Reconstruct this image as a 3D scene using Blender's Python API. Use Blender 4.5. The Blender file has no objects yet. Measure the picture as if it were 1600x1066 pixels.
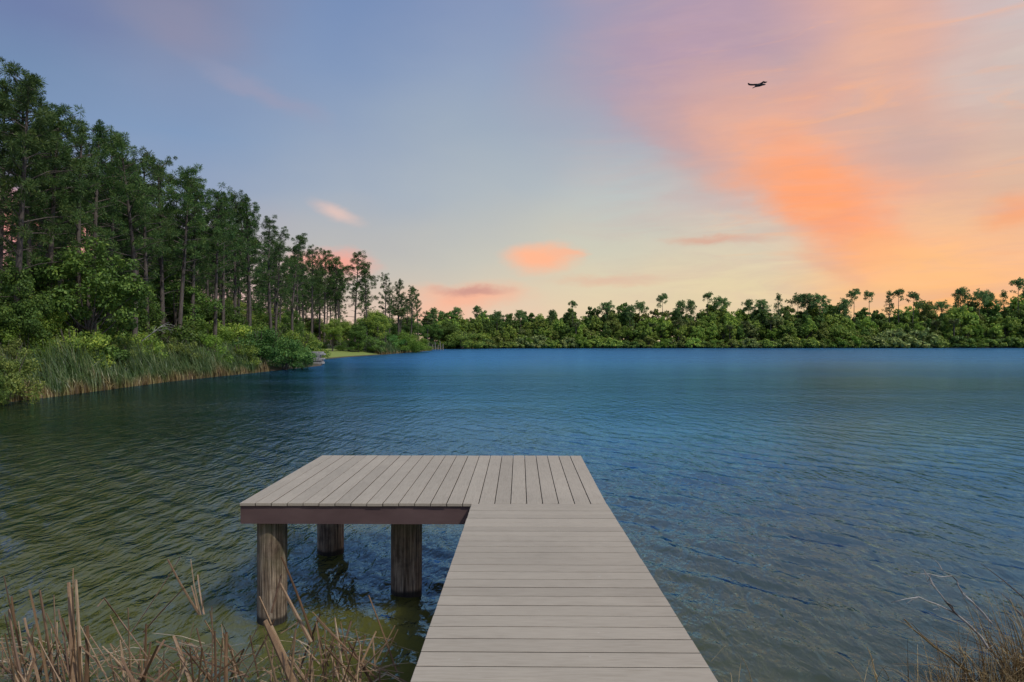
import bpy, math, random
import numpy as np
from mathutils import Vector, Matrix
R = math.radians
SC = bpy.context.scene
COL = SC.collection
CAMZ, F = 2.61, 1067.0

# ------------------------------------------------------------------ camera
cam_d = bpy.data.cameras.new('camera'); cam = bpy.data.objects.new('camera', cam_d); COL.objects.link(cam)
cam.location = (0, 0, CAMZ); cam.rotation_euler = (R(90), 0, 0)
cam_d.sensor_width = 36; cam_d.lens = 36 * F / 1600; cam_d.clip_start = 0.05; cam_d.clip_end = 9000
SC.camera = cam
SC.view_settings.view_transform = 'Standard'; SC.view_settings.look = 'None'
SC.view_settings.exposure = 0.0; SC.view_settings.gamma = 1.0

SUN_EL, SUN_AZ = R(52), R(128)      # azimuth clockwise from +Y: right of and behind the camera
def lin(c):
    return tuple(((v/255)/12.92 if v/255 <= .04045 else ((v/255+.055)/1.055)**2.4) for v in c) + (1,)

# ------------------------------------------------------------------ node helper
class NT:
    def __init__(s, nt): s.nt = nt; s.n = nt.nodes; s.l = nt.links
    def put(s, sock, v):
        if isinstance(v, bpy.types.NodeSocket): s.l.new(v, sock)
        elif v is not None:
            try: sock.default_value = v
            except Exception:
                sock.default_value = tuple(v)[:3]
    def node(s, t, **kw):
        n = s.n.new(t)
        for k, v in kw.items(): setattr(n, k, v)
        return n
    def m(s, op, a, b=None, c=None, clamp=False):
        n = s.n.new('ShaderNodeMath'); n.operation = op; n.use_clamp = clamp
        s.put(n.inputs[0], a); s.put(n.inputs[1], b); s.put(n.inputs[2], c)
        return n.outputs[0]
    def mix(s, f, a, b, mode='MIX'):
        n = s.n.new('ShaderNodeMix'); n.data_type = 'RGBA'; n.blend_type = mode
        s.put(n.inputs[0], f); s.put(n.inputs[6], a); s.put(n.inputs[7], b)
        return n.outputs[2]
    def ss(s, x, a, b, lo=0., hi=1.):
        n = s.n.new('ShaderNodeMapRange'); n.interpolation_type = 'SMOOTHSTEP'
        for i, v in enumerate((x, a, b, lo, hi)): s.put(n.inputs[i], v)
        return n.outputs[0]
    def ramp(s, x, stops, interp='LINEAR'):
        n = s.n.new('ShaderNodeValToRGB'); cr = n.color_ramp; cr.interpolation = interp
        while len(cr.elements) < len(stops): cr.elements.new(0.5)
        for e, (p, c) in zip(cr.elements, stops): e.position = p; e.color = c
        s.put(n.inputs[0], x); return n.outputs[0]
    def noise(s, vec, scale, detail=3, rough=.5, dist=0.):
        n = s.n.new('ShaderNodeTexNoise'); s.put(n.inputs['Vector'], vec)
        n.inputs['Scale'].default_value = scale; n.inputs['Detail'].default_value = detail
        n.inputs['Roughness'].default_value = rough; n.inputs['Distortion'].default_value = dist
        return n
    def mapping(s, vec, loc=(0, 0, 0), rot=(0, 0, 0), scale=(1, 1, 1)):
        n = s.n.new('ShaderNodeMapping'); s.put(n.inputs[0], vec)
        n.inputs[1].default_value = loc; n.inputs[2].default_value = rot; n.inputs[3].default_value = scale
        return n.outputs[0]

# ------------------------------------------------------------------ world: evening sky laid out by direction (azimuth, elevation)
W = bpy.data.worlds.new('World'); SC.world = W; W.use_nodes = True
def build_world():
    nt = W.node_tree; nt.nodes.clear(); k = NT(nt)
    tc = k.node('ShaderNodeTexCoord'); sep = k.node('ShaderNodeSeparateXYZ'); k.l.new(tc.outputs['Generated'], sep.inputs[0])
    X, Y, Z = sep.outputs
    az = k.m('ARCTAN2', X, Y); el = k.m('ARCSINE', Z)
    comb = k.node('ShaderNodeCombineXYZ'); k.put(comb.inputs[0], az); k.put(comb.inputs[1], k.m('MULTIPLY', el, 2.2)); k.put(comb.inputs[2], 3.7)
    nz = k.noise(comb.outputs[0], 3.2, 4, .5).outputs['Color']
    ns = k.node('ShaderNodeSeparateColor'); k.l.new(nz, ns.inputs[0])
    nz2 = k.noise(comb.outputs[0], 11., 7, .64).outputs['Color']
    ns2 = k.node('ShaderNodeSeparateColor'); k.l.new(nz2, ns2.inputs[0])
    def warp(v, ch, a, b):
        t = k.m('MULTIPLY_ADD', k.m('SUBTRACT', ns.outputs[ch], .5), a, v)
        return k.m('MULTIPLY_ADD', k.m('SUBTRACT', ns2.outputs[ch], .5), b, t)
    azw = warp(az, 0, .16, .03); elw = warp(el, 1, .07, .012)
    rows = [533, 500, 450, 400, 300, 200, 100, 0]
    cols = {
     -900: [(225,190,165),(220,185,170),(205,180,175),(180,170,180),(140,155,185),(118,145,182),(105,132,178),(100,122,168)],
     0:    [(225,180,165),(226,160,150),(222,150,145),(212,150,150),(160,155,178),(112,142,182),(103,134,176),(100,120,168)],
     250:  [(224,182,165),(222,168,158),(212,160,158),(188,165,172),(140,158,188),(118,148,188),(120,140,178),(122,130,165)],
     540:  [(232,190,165),(226,190,168),(206,190,174),(190,186,180),(158,172,190),(136,157,188),(120,146,186),(108,136,182)],
     760:  [(236,196,160),(230,198,168),(216,200,174),(200,196,182),(172,182,190),(152,168,188),(140,158,188),(128,146,184)],
     960:  [(236,206,162),(229,206,166),(221,206,173),(206,202,182),(186,192,192),(164,168,184),(158,156,178),(152,150,178)],
     1160: [(236,208,158),(230,208,162),(228,208,166),(218,204,176),(200,190,184),(192,168,168),(184,156,166),(180,154,172)],
     1380: [(244,188,118),(240,190,128),(246,188,128),(250,182,128),(238,172,138),(222,172,152),(216,170,158),(218,168,158)],
     1600: [(252,170,82),(252,176,98),(252,184,122),(250,186,132),(222,180,152),(210,182,168),(204,188,180),(204,190,190)],
     2500: [(235,180,120),(225,185,140),(212,185,160),(190,180,175),(160,165,180),(135,155,185),(118,140,182),(105,128,175)],
    }
    TOP = R(34)
    prev = None
    elf = k.m('DIVIDE', elw, TOP, clamp=True)
    keys = list(cols)
    for i, x in enumerate(keys):
        a = math.atan((x-800)/F)
        if x == -900: a = R(-85)
        if x == 2500: a = R(85)
        stops = []
        for y, c in zip(rows, cols[x]):
            e = math.atan((533-y)/F*max(math.cos(a), .75))
            stops.append((e/TOP, lin(c)))
        r = k.ramp(elf, stops, 'LINEAR')
        if prev is None: prev = r
        else: prev = k.mix(k.ss(azw, pa, a), prev, r)
        pa = a
    colr = prev
    # clouds (px, py in the photo's frame turned into az/el once), half sizes in degrees, tilt
    def blob(colr, px, py, wx, wy, tilt, c, strength, soft=1.0, wa=.05, wb=.085, power=1.):
        a0 = math.atan((px-800)/F); e0 = math.atan((533-py)/F*math.cos(a0))
        rx, ry = wx/F*math.cos(a0)**2, wy/F*math.cos(a0)
        A = k.m('SUBTRACT', warp(az, 2, wa, wb), a0); E = k.m('SUBTRACT', warp(el, 1, wa*.5, wb*.5), e0)
        ct, st = math.cos(R(tilt)), math.sin(R(tilt))
        u = k.m('DIVIDE', k.m('ADD', k.m('MULTIPLY', A, ct), k.m('MULTIPLY', E, -st)), rx)
        v = k.m('DIVIDE', k.m('ADD', k.m('MULTIPLY', A, st), k.m('MULTIPLY', E, ct)), ry)
        d = k.m('SQRT', k.m('ADD', k.m('MULTIPLY', u, u), k.m('MULTIPLY', v, v)))
        mk = k.m('MULTIPLY', k.ss(d, 1.0, 1.0-soft), strength)
        return k.mix(mk, colr, lin(c))
    B = blob
    colr = B(colr, 1060, 90, 230, 170, 15, (182,152,172), .8)
    colr = B(colr, 1160, 215, 270, 120, 25, (200,160,160), .8)
    colr = B(colr, 1370, 70, 130, 150, 12, (228,174,148), .7)
    colr = B(colr, 1255, 175, 130, 70, -48, (224,160,140), .6)
    colr = B(colr, 1150, 240, 220, 60, 28, (208,156,146), .6)
    colr = B(colr, 1060, 210, 120, 40, 30, (190,160,166), .6)
    colr = B(colr, 1250, 265, 290, 120, 38, (238,172,140), .75, .8, .09, .10)
    colr = B(colr, 1290, 318, 210, 88, 42, (255,156,96), 1., .85, .08, .10)
    colr = B(colr, 1460, 420, 210, 75, 18, (255,188,118), .75)
    colr = B(colr, 1420, 220, 150, 80, 10, (200,170,162), .8)
    colr = B(colr, 1530, 120, 120, 80, 0, (208,188,182), .7)
    colr = B(colr, 1480, 340, 120, 60, 10, (242,190,142), .6)
    colr = B(colr, 1310, 425, 130, 26, 32, (236,170,128), .55)
    colr = B(colr, 1590, 330, 110, 38, -10, (250,160,100), .8)
    colr = B(colr, 1500, 470, 150, 34, 5, (255,176,92), .6)
    colr = B(colr, 1110, 374, 110, 13, 0, (218,166,142), .8, 1)
    colr = B(colr, 845, 404, 78, 34, 0, (253,176,132), 1., .8, .05, .06)
    colr = B(colr, 890, 399, 34, 11, 0, (246,178,140), .8, .8)
    colr = B(colr, 735, 462, 130, 34, 0, (246,174,138), .95, .9)
    colr = B(colr, 740, 452, 84, 15, 2, (204,146,132), .9, .9)
    colr = B(colr, 690, 490, 90, 28, 0, (250,176,138), .7)
    colr = B(colr, 528, 334, 62, 15, 18, (232,192,178), .75, 1., .03, .04)
    colr = B(colr, 400, 140, 160, 26, 22, (150,150,178), .6, 1, .08)
    colr = B(colr, 300, 40, 170, 50, 10, (142,138,166), .5, 1, .1)
    colr = B(colr, 520, 408, 90, 30, 0, (246,150,126), .9, .8, .08, .08)
    colr = B(colr, 60, 360, 190, 70, 10, (240,140,128), .95, .8, .1, .1)
    colr = B(colr, 940, 441, 130, 10, 1, (226,180,150), .6, 1)
    # fine fibres in the cloud
    fb = k.noise(k.mapping(comb.outputs[0], rot=(0, 0, R(-38)), scale=(1.2, 3.4, 1)), 7., 6, .6, .5).outputs['Fac']
    colr = k.mix(k.ss(az, R(2), R(16), 0., .55), colr, k.mix(1., colr, k.ramp(fb, [(.3, (.93,.94,.96,1)), (.7, (1.06,1.05,1.03,1))]), 'MULTIPLY'))
    hs = k.node('ShaderNodeHueSaturation'); k.put(hs.inputs['Saturation'], k.ss(az, -.35, .25, .88, .94)); hs.inputs['Value'].default_value = 1.03; k.put(hs.inputs['Color'], colr); colr = hs.outputs[0]
    wsp = k.noise(k.mapping(comb.outputs[0], rot=(0, 0, R(-32)), scale=(1.3, 3.6, 1)), 3.4, 9, .66, .9).outputs['Fac']
    colr = k.mix(k.m('MULTIPLY', k.ss(wsp, .42, .68, 0., .26), k.ss(az, R(0), R(14))), colr, lin((206,172,168)))
    wsp2 = k.noise(k.mapping(comb.outputs[0], loc=(3, 1, 0), rot=(0, 0, R(-28)), scale=(1.2, 3.6, 1)), 4.2, 9, .68, .8).outputs['Fac']
    colr = k.mix(k.m('MULTIPLY', k.ss(wsp2, .50, .74, 0., .42), k.ss(az, R(11), R(24))), colr, lin((252,182,136)))
    # blue upper dome, above what the photo shows
    sky = k.node('ShaderNodeTexSky', sky_type='NISHITA'); sky.sun_disc = False
    sky.sun_elevation = SUN_EL; sky.sun_rotation = SUN_AZ
    up = k.mix(1., sky.outputs[0], (.15, .15, .15, 1), 'MULTIPLY')
    colr = k.mix(k.ss(el, R(29), R(46)), colr, up)
    bg = k.node('ShaderNodeBackground'); bg.inputs[1].default_value = 1.0
    k.put(bg.inputs[0], colr)
    out = k.node('ShaderNodeOutputWorld'); k.l.new(bg.outputs[0], out.inputs[0])
build_world()
W.cycles.sampling_method = 'MANUAL'; W.cycles.sample_map_resolution = 1024

sd = bpy.data.lights.new('sun', 'SUN'); sd.energy = 2.3; sd.angle = R(1.5); sd.color = (1, .95, .87)
sun = bpy.data.objects.new('sun', sd); COL.objects.link(sun)
_d = Vector((math.sin(SUN_AZ)*math.cos(SUN_EL), math.cos(SUN_AZ)*math.cos(SUN_EL), math.sin(SUN_EL)))
sun.rotation_euler = _d.to_track_quat('Z', 'Y').to_euler(); sun.location = (20, -30, 60)

# ------------------------------------------------------------------ helpers
def P(px, py, D): return Vector(((px-800)/F*D, D, CAMZ-(py-533)/F*D))
def tag(o, label=None, cat=None, group=None, kind=None):
    for a, b in (('label', label), ('category', cat), ('group', group), ('kind', kind)):
        if b: o[a] = b
    return o
def empty(name, loc, rz=0, s=1.0):
    o = bpy.data.objects.new(name, None); COL.objects.link(o); o.location = loc; o.rotation_euler = (0, 0, rz)
    o.scale = (s, s, s) if not isinstance(s, tuple) else s
    o.empty_display_size = .3; return o
class MB:
    def __init__(s): s.V = []; s.Fc = []; s.n = 0
    def add(s, v, f):
        v = np.asarray(v, float); s.V.append(v); s.Fc.append(np.asarray(f) + s.n); s.n += len(v)
    def box(s, x0, x1, y0, y1, z0, z1, z0b=None, z1b=None, bev=0.0):
        """box with optional other z at the y1 end, chamfered top edges"""
        z0b = z0 if z0b is None else z0b; z1b = z1 if z1b is None else z1b
        b = bev
        v = [(x0,y0,z0),(x1,y0,z0),(x1,y1,z0b),(x0,y1,z0b),
             (x0,y0,z1-b),(x1,y0,z1-b),(x1,y1,z1b-b),(x0,y1,z1b-b),
             (x0+b,y0+b,z1),(x1-b,y0+b,z1),(x1-b,y1-b,z1b),(x0+b,y1-b,z1b)]
        f = [(3,2,1,0),(0,1,5,4),(1,2,6,5),(2,3,7,6),(3,0,4,7),(4,5,9,8),(5,6,10,9),(6,7,11,10),(7,4,8,11),(8,9,10,11)]
        s.add(v, f)
    def tube(s, pts, rad, n=6, cap=True, jit=0, rng=None):
        pts = [Vector(p) for p in pts]; V = []; Fc = []
        ref = Vector((0.31, .22, .92)) if abs((pts[-1]-pts[0]).normalized().z) < .8 else Vector((1, .1, 0))
        for i, p in enumerate(pts):
            t = (pts[min(i+1, len(pts)-1)] - pts[max(i-1, 0)]).normalized()
            a = t.cross(ref).normalized(); b = t.cross(a)
            for j in range(n):
                an = 2*math.pi*j/n; r = rad[i]*(1+(rng.uniform(-jit, jit) if jit else 0))
                V.append(p + (a*math.cos(an) + b*math.sin(an))*r)
        for i in range(len(pts)-1):
            for j in range(n):
                k = (j+1) % n
                Fc.append((i*n+j, (i+1)*n+j, (i+1)*n+k, i*n+k))
        s.add([tuple(v) for v in V], Fc)
    def leaves(s, c, nrm, ln, wd, rng, droop=None):
        """rhombus leaves at centres c, facing nrm"""
        N = len(c); r = rng.normal(size=(N, 3)); t = np.cross(nrm, r); t /= np.linalg.norm(t, axis=1)[:, None]+1e-9
        b = np.cross(nrm, t); b /= np.linalg.norm(b, axis=1)[:, None]+1e-9
        ln = np.asarray(ln).reshape(-1, 1)*np.ones((N, 1)); wd = np.asarray(wd).reshape(-1, 1)*np.ones((N, 1))
        v = np.stack([c-t*ln, c+b*wd, c+t*ln, c-b*wd], 1).reshape(-1, 3)
        f = np.arange(4*N).reshape(N, 4); s.add(v, f)
    def spikes(s, c, d, ln, wd, rng):
        N = len(c); r = rng.normal(size=(N, 3)); t = np.cross(d, r); t /= np.linalg.norm(t, axis=1)[:, None]+1e-9
        ln = np.asarray(ln).reshape(-1, 1); wd = np.asarray(wd).reshape(-1, 1)
        m = c+d*ln*.55
        v = np.stack([c-t*wd*.3, m-t*wd, c+d*ln, m+t*wd], 1).reshape(-1, 3)
        s.add(v, np.arange(4*N).reshape(N, 4))
    def mesh(s, name, mat, smooth=False):
        V = np.concatenate(s.V); me = bpy.data.meshes.new(name)
        F4 = [a for a in s.Fc]
        n4 = sum(len(a) for a in F4)
        idx = np.concatenate([a.reshape(-1) for a in F4]).astype(np.int32)
        cnt = np.concatenate([np.full(len(a), a.shape[1]) for a in F4]).astype(np.int32)
        me.vertices.add(len(V)); me.vertices.foreach_set('co', V.astype(np.float32).ravel())
        me.loops.add(len(idx)); me.loops.foreach_set('vertex_index', idx)
        me.polygons.add(n4); st = np.concatenate([[0], np.cumsum(cnt)[:-1]]).astype(np.int32)
        me.polygons.foreach_set('loop_start', st); me.polygons.foreach_set('loop_total', cnt)
        me.polygons.foreach_set('use_smooth', np.full(n4, bool(smooth)))
        me.update(calc_edges=True); me.validate()
        if mat: me.materials.append(mat)
        return me
    def build(s, name, mat, parent=None, smooth=False):
        o = bpy.data.objects.new(name, s.mesh(name, mat, smooth)); COL.objects.link(o)
        if parent: o.parent = parent
        return o
def link_part(name, me, parent):
    o = bpy.data.objects.new(name, me); COL.objects.link(o); o.parent = parent; return o

# ------------------------------------------------------------------ materials
def newmat(name):
    m = bpy.data.materials.new(name); m.use_nodes = True; m.node_tree.nodes.clear()
    k = NT(m.node_tree); out = k.node('ShaderNodeOutputMaterial'); return m, k, out
def foliage(name, dark, mid, light, trans=.28, rough=.55, clump=.7):
    m, k, out = newmat(name)
    geo = k.node('ShaderNodeNewGeometry'); oi = k.node('ShaderNodeObjectInfo')
    tc = k.node('ShaderNodeTexCoord')
    f = k.m('MULTIPLY_ADD', geo.outputs['Random Per Island'], .62, k.m('MULTIPLY', oi.outputs['Random'], .22))
    nz = k.noise(tc.outputs['Object'], clump, 2).outputs['Fac']
    f = k.m('ADD', f, k.m('MULTIPLY', k.m('SUBTRACT', nz, .42), .9), clamp=True)
    c = k.ramp(f, [(0, dark+(1,)), (.5, mid+(1,)), (1, light+(1,))])
    hs = k.node('ShaderNodeHueSaturation'); k.put(hs.inputs['Color'], c)
    k.put(hs.inputs['Hue'], k.m('MULTIPLY_ADD', oi.outputs['Random'], .035, .4825))
    k.put(hs.inputs['Value'], k.m('MULTIPLY_ADD', k.m('FRACT', k.m('MULTIPLY', oi.outputs['Random'], 17.3)), .55, .72))
    c = hs.outputs[0]
    p = k.node('ShaderNodeBsdfPrincipled'); k.put(p.inputs['Base Color'], c); p.inputs['Roughness'].default_value = rough
    p.inputs['Specular IOR Level'].default_value = .25
    t = k.node('ShaderNodeBsdfTranslucent'); k.put(t.inputs[0], c)
    mx = k.node('ShaderNodeMixShader'); mx.inputs[0].default_value = trans*1.4
    k.l.new(p.outputs[0], mx.inputs[1]); k.l.new(t.outputs[0], mx.inputs[2]); k.l.new(mx.outputs[0], out.inputs[0])
    return m
M = {}
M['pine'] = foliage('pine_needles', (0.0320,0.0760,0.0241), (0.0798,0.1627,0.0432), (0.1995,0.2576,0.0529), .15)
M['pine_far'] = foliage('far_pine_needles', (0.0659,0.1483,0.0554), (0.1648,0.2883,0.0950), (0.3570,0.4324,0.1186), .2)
M['leaf_dark'] = foliage('dark_leaves', (0.0424,0.0892,0.0193), (0.1056,0.1937,0.0384), (0.2377,0.3279,0.0510), .2)
M['leaf_mid'] = foliage('green_leaves', (0.0821,0.1549,0.0348), (0.2354,0.3550,0.0620), (0.5372,0.5972,0.0930), .25)
M['leaf_light'] = foliage('bright_leaves', (0.0726,0.1452,0.0253), (0.1670,0.2706,0.0381), (0.2904,0.3960,0.0554), .3)
M['leaf_olive'] = foliage('olive_leaves', (0.0882,0.1262,0.0300), (0.1956,0.2553,0.0540), (0.4100,0.4204,0.0901), .22)
M['leaf_willow'] = foliage('willow_leaves', (0.0438,0.1207,0.0308), (0.1050,0.2415,0.0539), (0.2275,0.3864,0.0847), .25)
M['leaf_grey'] = foliage('blue_green_leaves', (0.0707,0.1298,0.0443), (0.2159,0.2831,0.0871), (0.4712,0.4719,0.1426), .2)
M['palm'] = foliage('palm_fronds', (0.0637,0.1001,0.0328), (0.1547,0.2093,0.0637), (0.3640,0.3640,0.1638), .2)
def bark(name, a, b, sc=(9, 9, 1.6)):
    m, k, out = newmat(name); tc = k.node('ShaderNodeTexCoord')
    mp = k.mapping(tc.outputs['Object'], scale=sc)
    n = k.noise(mp, 1.6, 5, .65).outputs['Fac']
    c = k.ramp(n, [(.3, a+(1,)), (.7, b+(1,))])
    p = k.node('ShaderNodeBsdfPrincipled'); k.put(p.inputs['Base Color'], c); p.inputs['Roughness'].default_value = .9
    bp = k.node('ShaderNodeBump'); bp.inputs['Strength'].default_value = .6; bp.inputs['Distance'].default_value = .03
    k.put(bp.inputs['Height'], n); k.l.new(bp.outputs[0], p.inputs['Normal']); k.l.new(p.outputs[0], out.inputs[0]); return m
M['bark'] = bark('pine_bark', (.045,.034,.028), (.15,.125,.105))
M['bark_pale'] = bark('pale_bark', (.12,.105,.09), (.34,.31,.27))
M['driftwood'] = bark('bleached_wood', (.22,.21,.20), (.46,.45,.44), (20, 20, 20))
M['darkwood'] = bark('dark_twig', (.03,.022,.018), (.16,.13,.11), (14, 14, 14))
def twig_mat():
    m, k, out = newmat('weathered_twig'); tc = k.node('ShaderNodeTexCoord')
    n = k.noise(tc.outputs['Object'], 5, 4, .6).outputs['Fac']
    c = k.ramp(n, [(.38, (.05,.04,.035,1)), (.52, (.30,.28,.26,1)), (.7, (.5,.48,.46,1))])
    p = k.node('ShaderNodeBsdfPrincipled'); k.put(p.inputs['Base Color'], c); p.inputs['Roughness'].default_value = .85
    k.l.new(p.outputs[0], out.inputs[0]); return m
M['twig'] = twig_mat()
def straw(name, cols):
    m, k, out = newmat(name); geo = k.node('ShaderNodeNewGeometry'); tc = k.node('ShaderNodeTexCoord')
    n = k.noise(tc.outputs['Object'], 7, 3).outputs['Fac']
    f = k.m('ADD', k.m('MULTIPLY', geo.outputs['Random Per Island'], .75), k.m('MULTIPLY', k.m('SUBTRACT', n, .3), .5), clamp=True)
    c = k.ramp(f, [(i/(len(cols)-1), q+(1,)) for i, q in enumerate(cols)])
    fine = k.noise(k.mapping(tc.outputs['Object'], scale=(60, 60, 8)), 1.5, 3, .6).outputs['Fac']
    c = k.mix(.5, c, k.mix(1., c, k.ramp(fine, [(.3, (.45,.42,.38,1)), (.7, (1.25,1.25,1.25,1))]), 'MULTIPLY'))
    p = k.node('ShaderNodeBsdfPrincipled'); k.put(p.inputs['Base Color'], c); p.inputs['Roughness'].default_value = .6
    k.l.new(p.outputs[0], out.inputs[0]); return m
M['straw'] = straw('dry_reed', [(.085,.045,.025), (.18,.105,.055), (.31,.20,.11), (.55,.42,.28)])
M['straw_pale'] = straw('pale_dry_reed', [(.30,.20,.12), (.45,.34,.22), (.62,.52,.38)])
M['drygrass'] = straw('dry_grass', [(.08,.045,.02), (.20,.125,.05), (.36,.26,.11), (.60,.48,.26)])
def reed_mat():
    m, k, out = newmat('cattail_blades'); geo = k.node('ShaderNodeNewGeometry')
    sp = k.node('ShaderNodeSeparateXYZ'); k.l.new(geo.outputs['Position'], sp.inputs[0])
    r = geo.outputs['Random Per Island']
    nz = k.noise(k.mapping(geo.outputs['Position'], scale=(1, 1, .3)), .5, 3).outputs['Fac']
    g = k.ramp(k.m('ADD', k.m('MULTIPLY', r, .7), k.m('MULTIPLY', k.m('SUBTRACT', nz, .35), 1.1), clamp=True),
               [(0, (.024,.055,.016,1)), (.4, (.058,.112,.028,1)), (.72, (.11,.17,.045,1)), (.9, (.19,.21,.09,1)), (1, (.34,.26,.15,1))])
    base = k.ramp(r, [(0, (.10,.06,.03,1)), (.5, (.22,.15,.06,1)), (1, (.36,.30,.12,1))])
    h = k.m('ADD', sp.outputs[2], k.m('MULTIPLY', k.m('SUBTRACT', nz, .5), -2.4))
    c = k.mix(k.ss(h, .0, .8), base, g)
    p = k.node('ShaderNodeBsdfPrincipled'); k.put(p.inputs['Base Color'], c); p.inputs['Roughness'].default_value = .45
    t = k.node('ShaderNodeBsdfTranslucent'); k.put(t.inputs[0], c)
    mx = k.node('ShaderNodeMixShader'); mx.inputs[0].default_value = .2
    k.l.new(p.outputs[0], mx.inputs[1]); k.l.new(t.outputs[0], mx.inputs[2]); k.l.new(mx.outputs[0], out.inputs[0]); return m
M['reed'] = reed_mat()
def deck_mat(name, along_x):
    m, k, out = newmat(name); geo = k.node('ShaderNodeNewGeometry'); tc = k.node('ShaderNodeTexCoord')
    r = geo.outputs['Random Per Island']
    off = k.node('ShaderNodeCombineXYZ'); k.put(off.inputs[0], k.m('MULTIPLY', r, 37.)); k.put(off.inputs[1], k.m('MULTIPLY', r, 19.))
    va = k.node('ShaderNodeVectorMath'); k.l.new(tc.outputs['Object'], va.inputs[0]); k.l.new(off.outputs[0], va.inputs[1])
    s = (3.2, 46, 20) if along_x else (46, 3.2, 20)
    g = k.noise(k.mapping(va.outputs[0], scale=s), 1.0, 5, .6, .35).outputs['Fac']
    s2 = (9, 190, 60) if along_x else (190, 9, 60)
    g2 = k.noise(k.mapping(va.outputs[0], scale=s2), 1.0, 3, .6).outputs['Fac']
    big = k.noise(tc.outputs['Object'], 1.3, 4, .6).outputs['Fac']
    c = k.mix(r, (.365,.322,.252,1), (.430,.380,.298,1))
    c = k.mix(1., c, k.ramp(g, [(.25, (.94,.935,.93,1)), (.5, (1,1,1,1)), (.8, (1.04,1.04,1.03,1))]), 'MULTIPLY')
    c = k.mix(1., c, k.ramp(g2, [(.3, (.80,.78,.76,1)), (.55, (1,1,1,1))]), 'MULTIPLY')
    c = k.mix(1., c, k.ramp(big, [(.3, (.90,.90,.90,1)), (.7, (1.05,1.05,1.05,1))]), 'MULTIPLY')
    vs = k.noise(tc.outputs['Object'], 26, 2, .5).outputs['Fac']
    c = k.mix(k.ss(vs, .74, .8, 0., .35), c, (.62,.58,.53,1))
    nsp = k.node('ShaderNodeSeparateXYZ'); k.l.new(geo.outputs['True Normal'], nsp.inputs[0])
    c = k.mix(k.m('MULTIPLY', k.m('GREATER_THAN', k.m('ABSOLUTE', nsp.outputs[1 if along_x else 0]), .8), .88), c, (.035,.028,.024,1))   # gap shade painted into the colour of the long edges
    p = k.node('ShaderNodeBsdfPrincipled'); k.put(p.inputs['Base Color'], c); p.inputs['Roughness'].default_value = .62
    p.inputs['Specular IOR Level'].default_value = .35
    bp = k.node('ShaderNodeBump'); bp.inputs['Strength'].default_value = .35; bp.inputs['Distance'].default_value = .002
    k.put(bp.inputs['Height'], k.m('ADD', g, g2)); k.l.new(bp.outputs[0], p.inputs['Normal'])
    k.l.new(p.outputs[0], out.inputs[0]); return m
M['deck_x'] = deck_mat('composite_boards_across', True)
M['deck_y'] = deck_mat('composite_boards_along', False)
def fascia_mat():
    m, k, out = newmat('brown_fascia'); tc = k.node('ShaderNodeTexCoord')
    n = k.noise(k.mapping(tc.outputs['Object'], scale=(1.3, 10, 3)), 1.5, 5, .6).outputs['Fac']
    sc = k.noise(k.mapping(tc.outputs['Object'], scale=(5, 5, 16)), 2.2, 6, .7).outputs['Fac']
    c = k.ramp(n, [(.3, (.085,.050,.047,1)), (.7, (.135,.085,.078,1))])
    c = k.mix(k.ss(sc, .66, .74, 0., .6), c, (.30,.24,.21,1))
    c = k.mix(k.ss(sc, .30, .24, 0., .7), c, (.03,.02,.018,1))
    p = k.node('ShaderNodeBsdfPrincipled'); k.put(p.inputs['Base Color'], c); p.inputs['Roughness'].default_value = .55
    k.l.new(p.outputs[0], out.inputs[0]); return m
M['fascia'] = fascia_mat()
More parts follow.
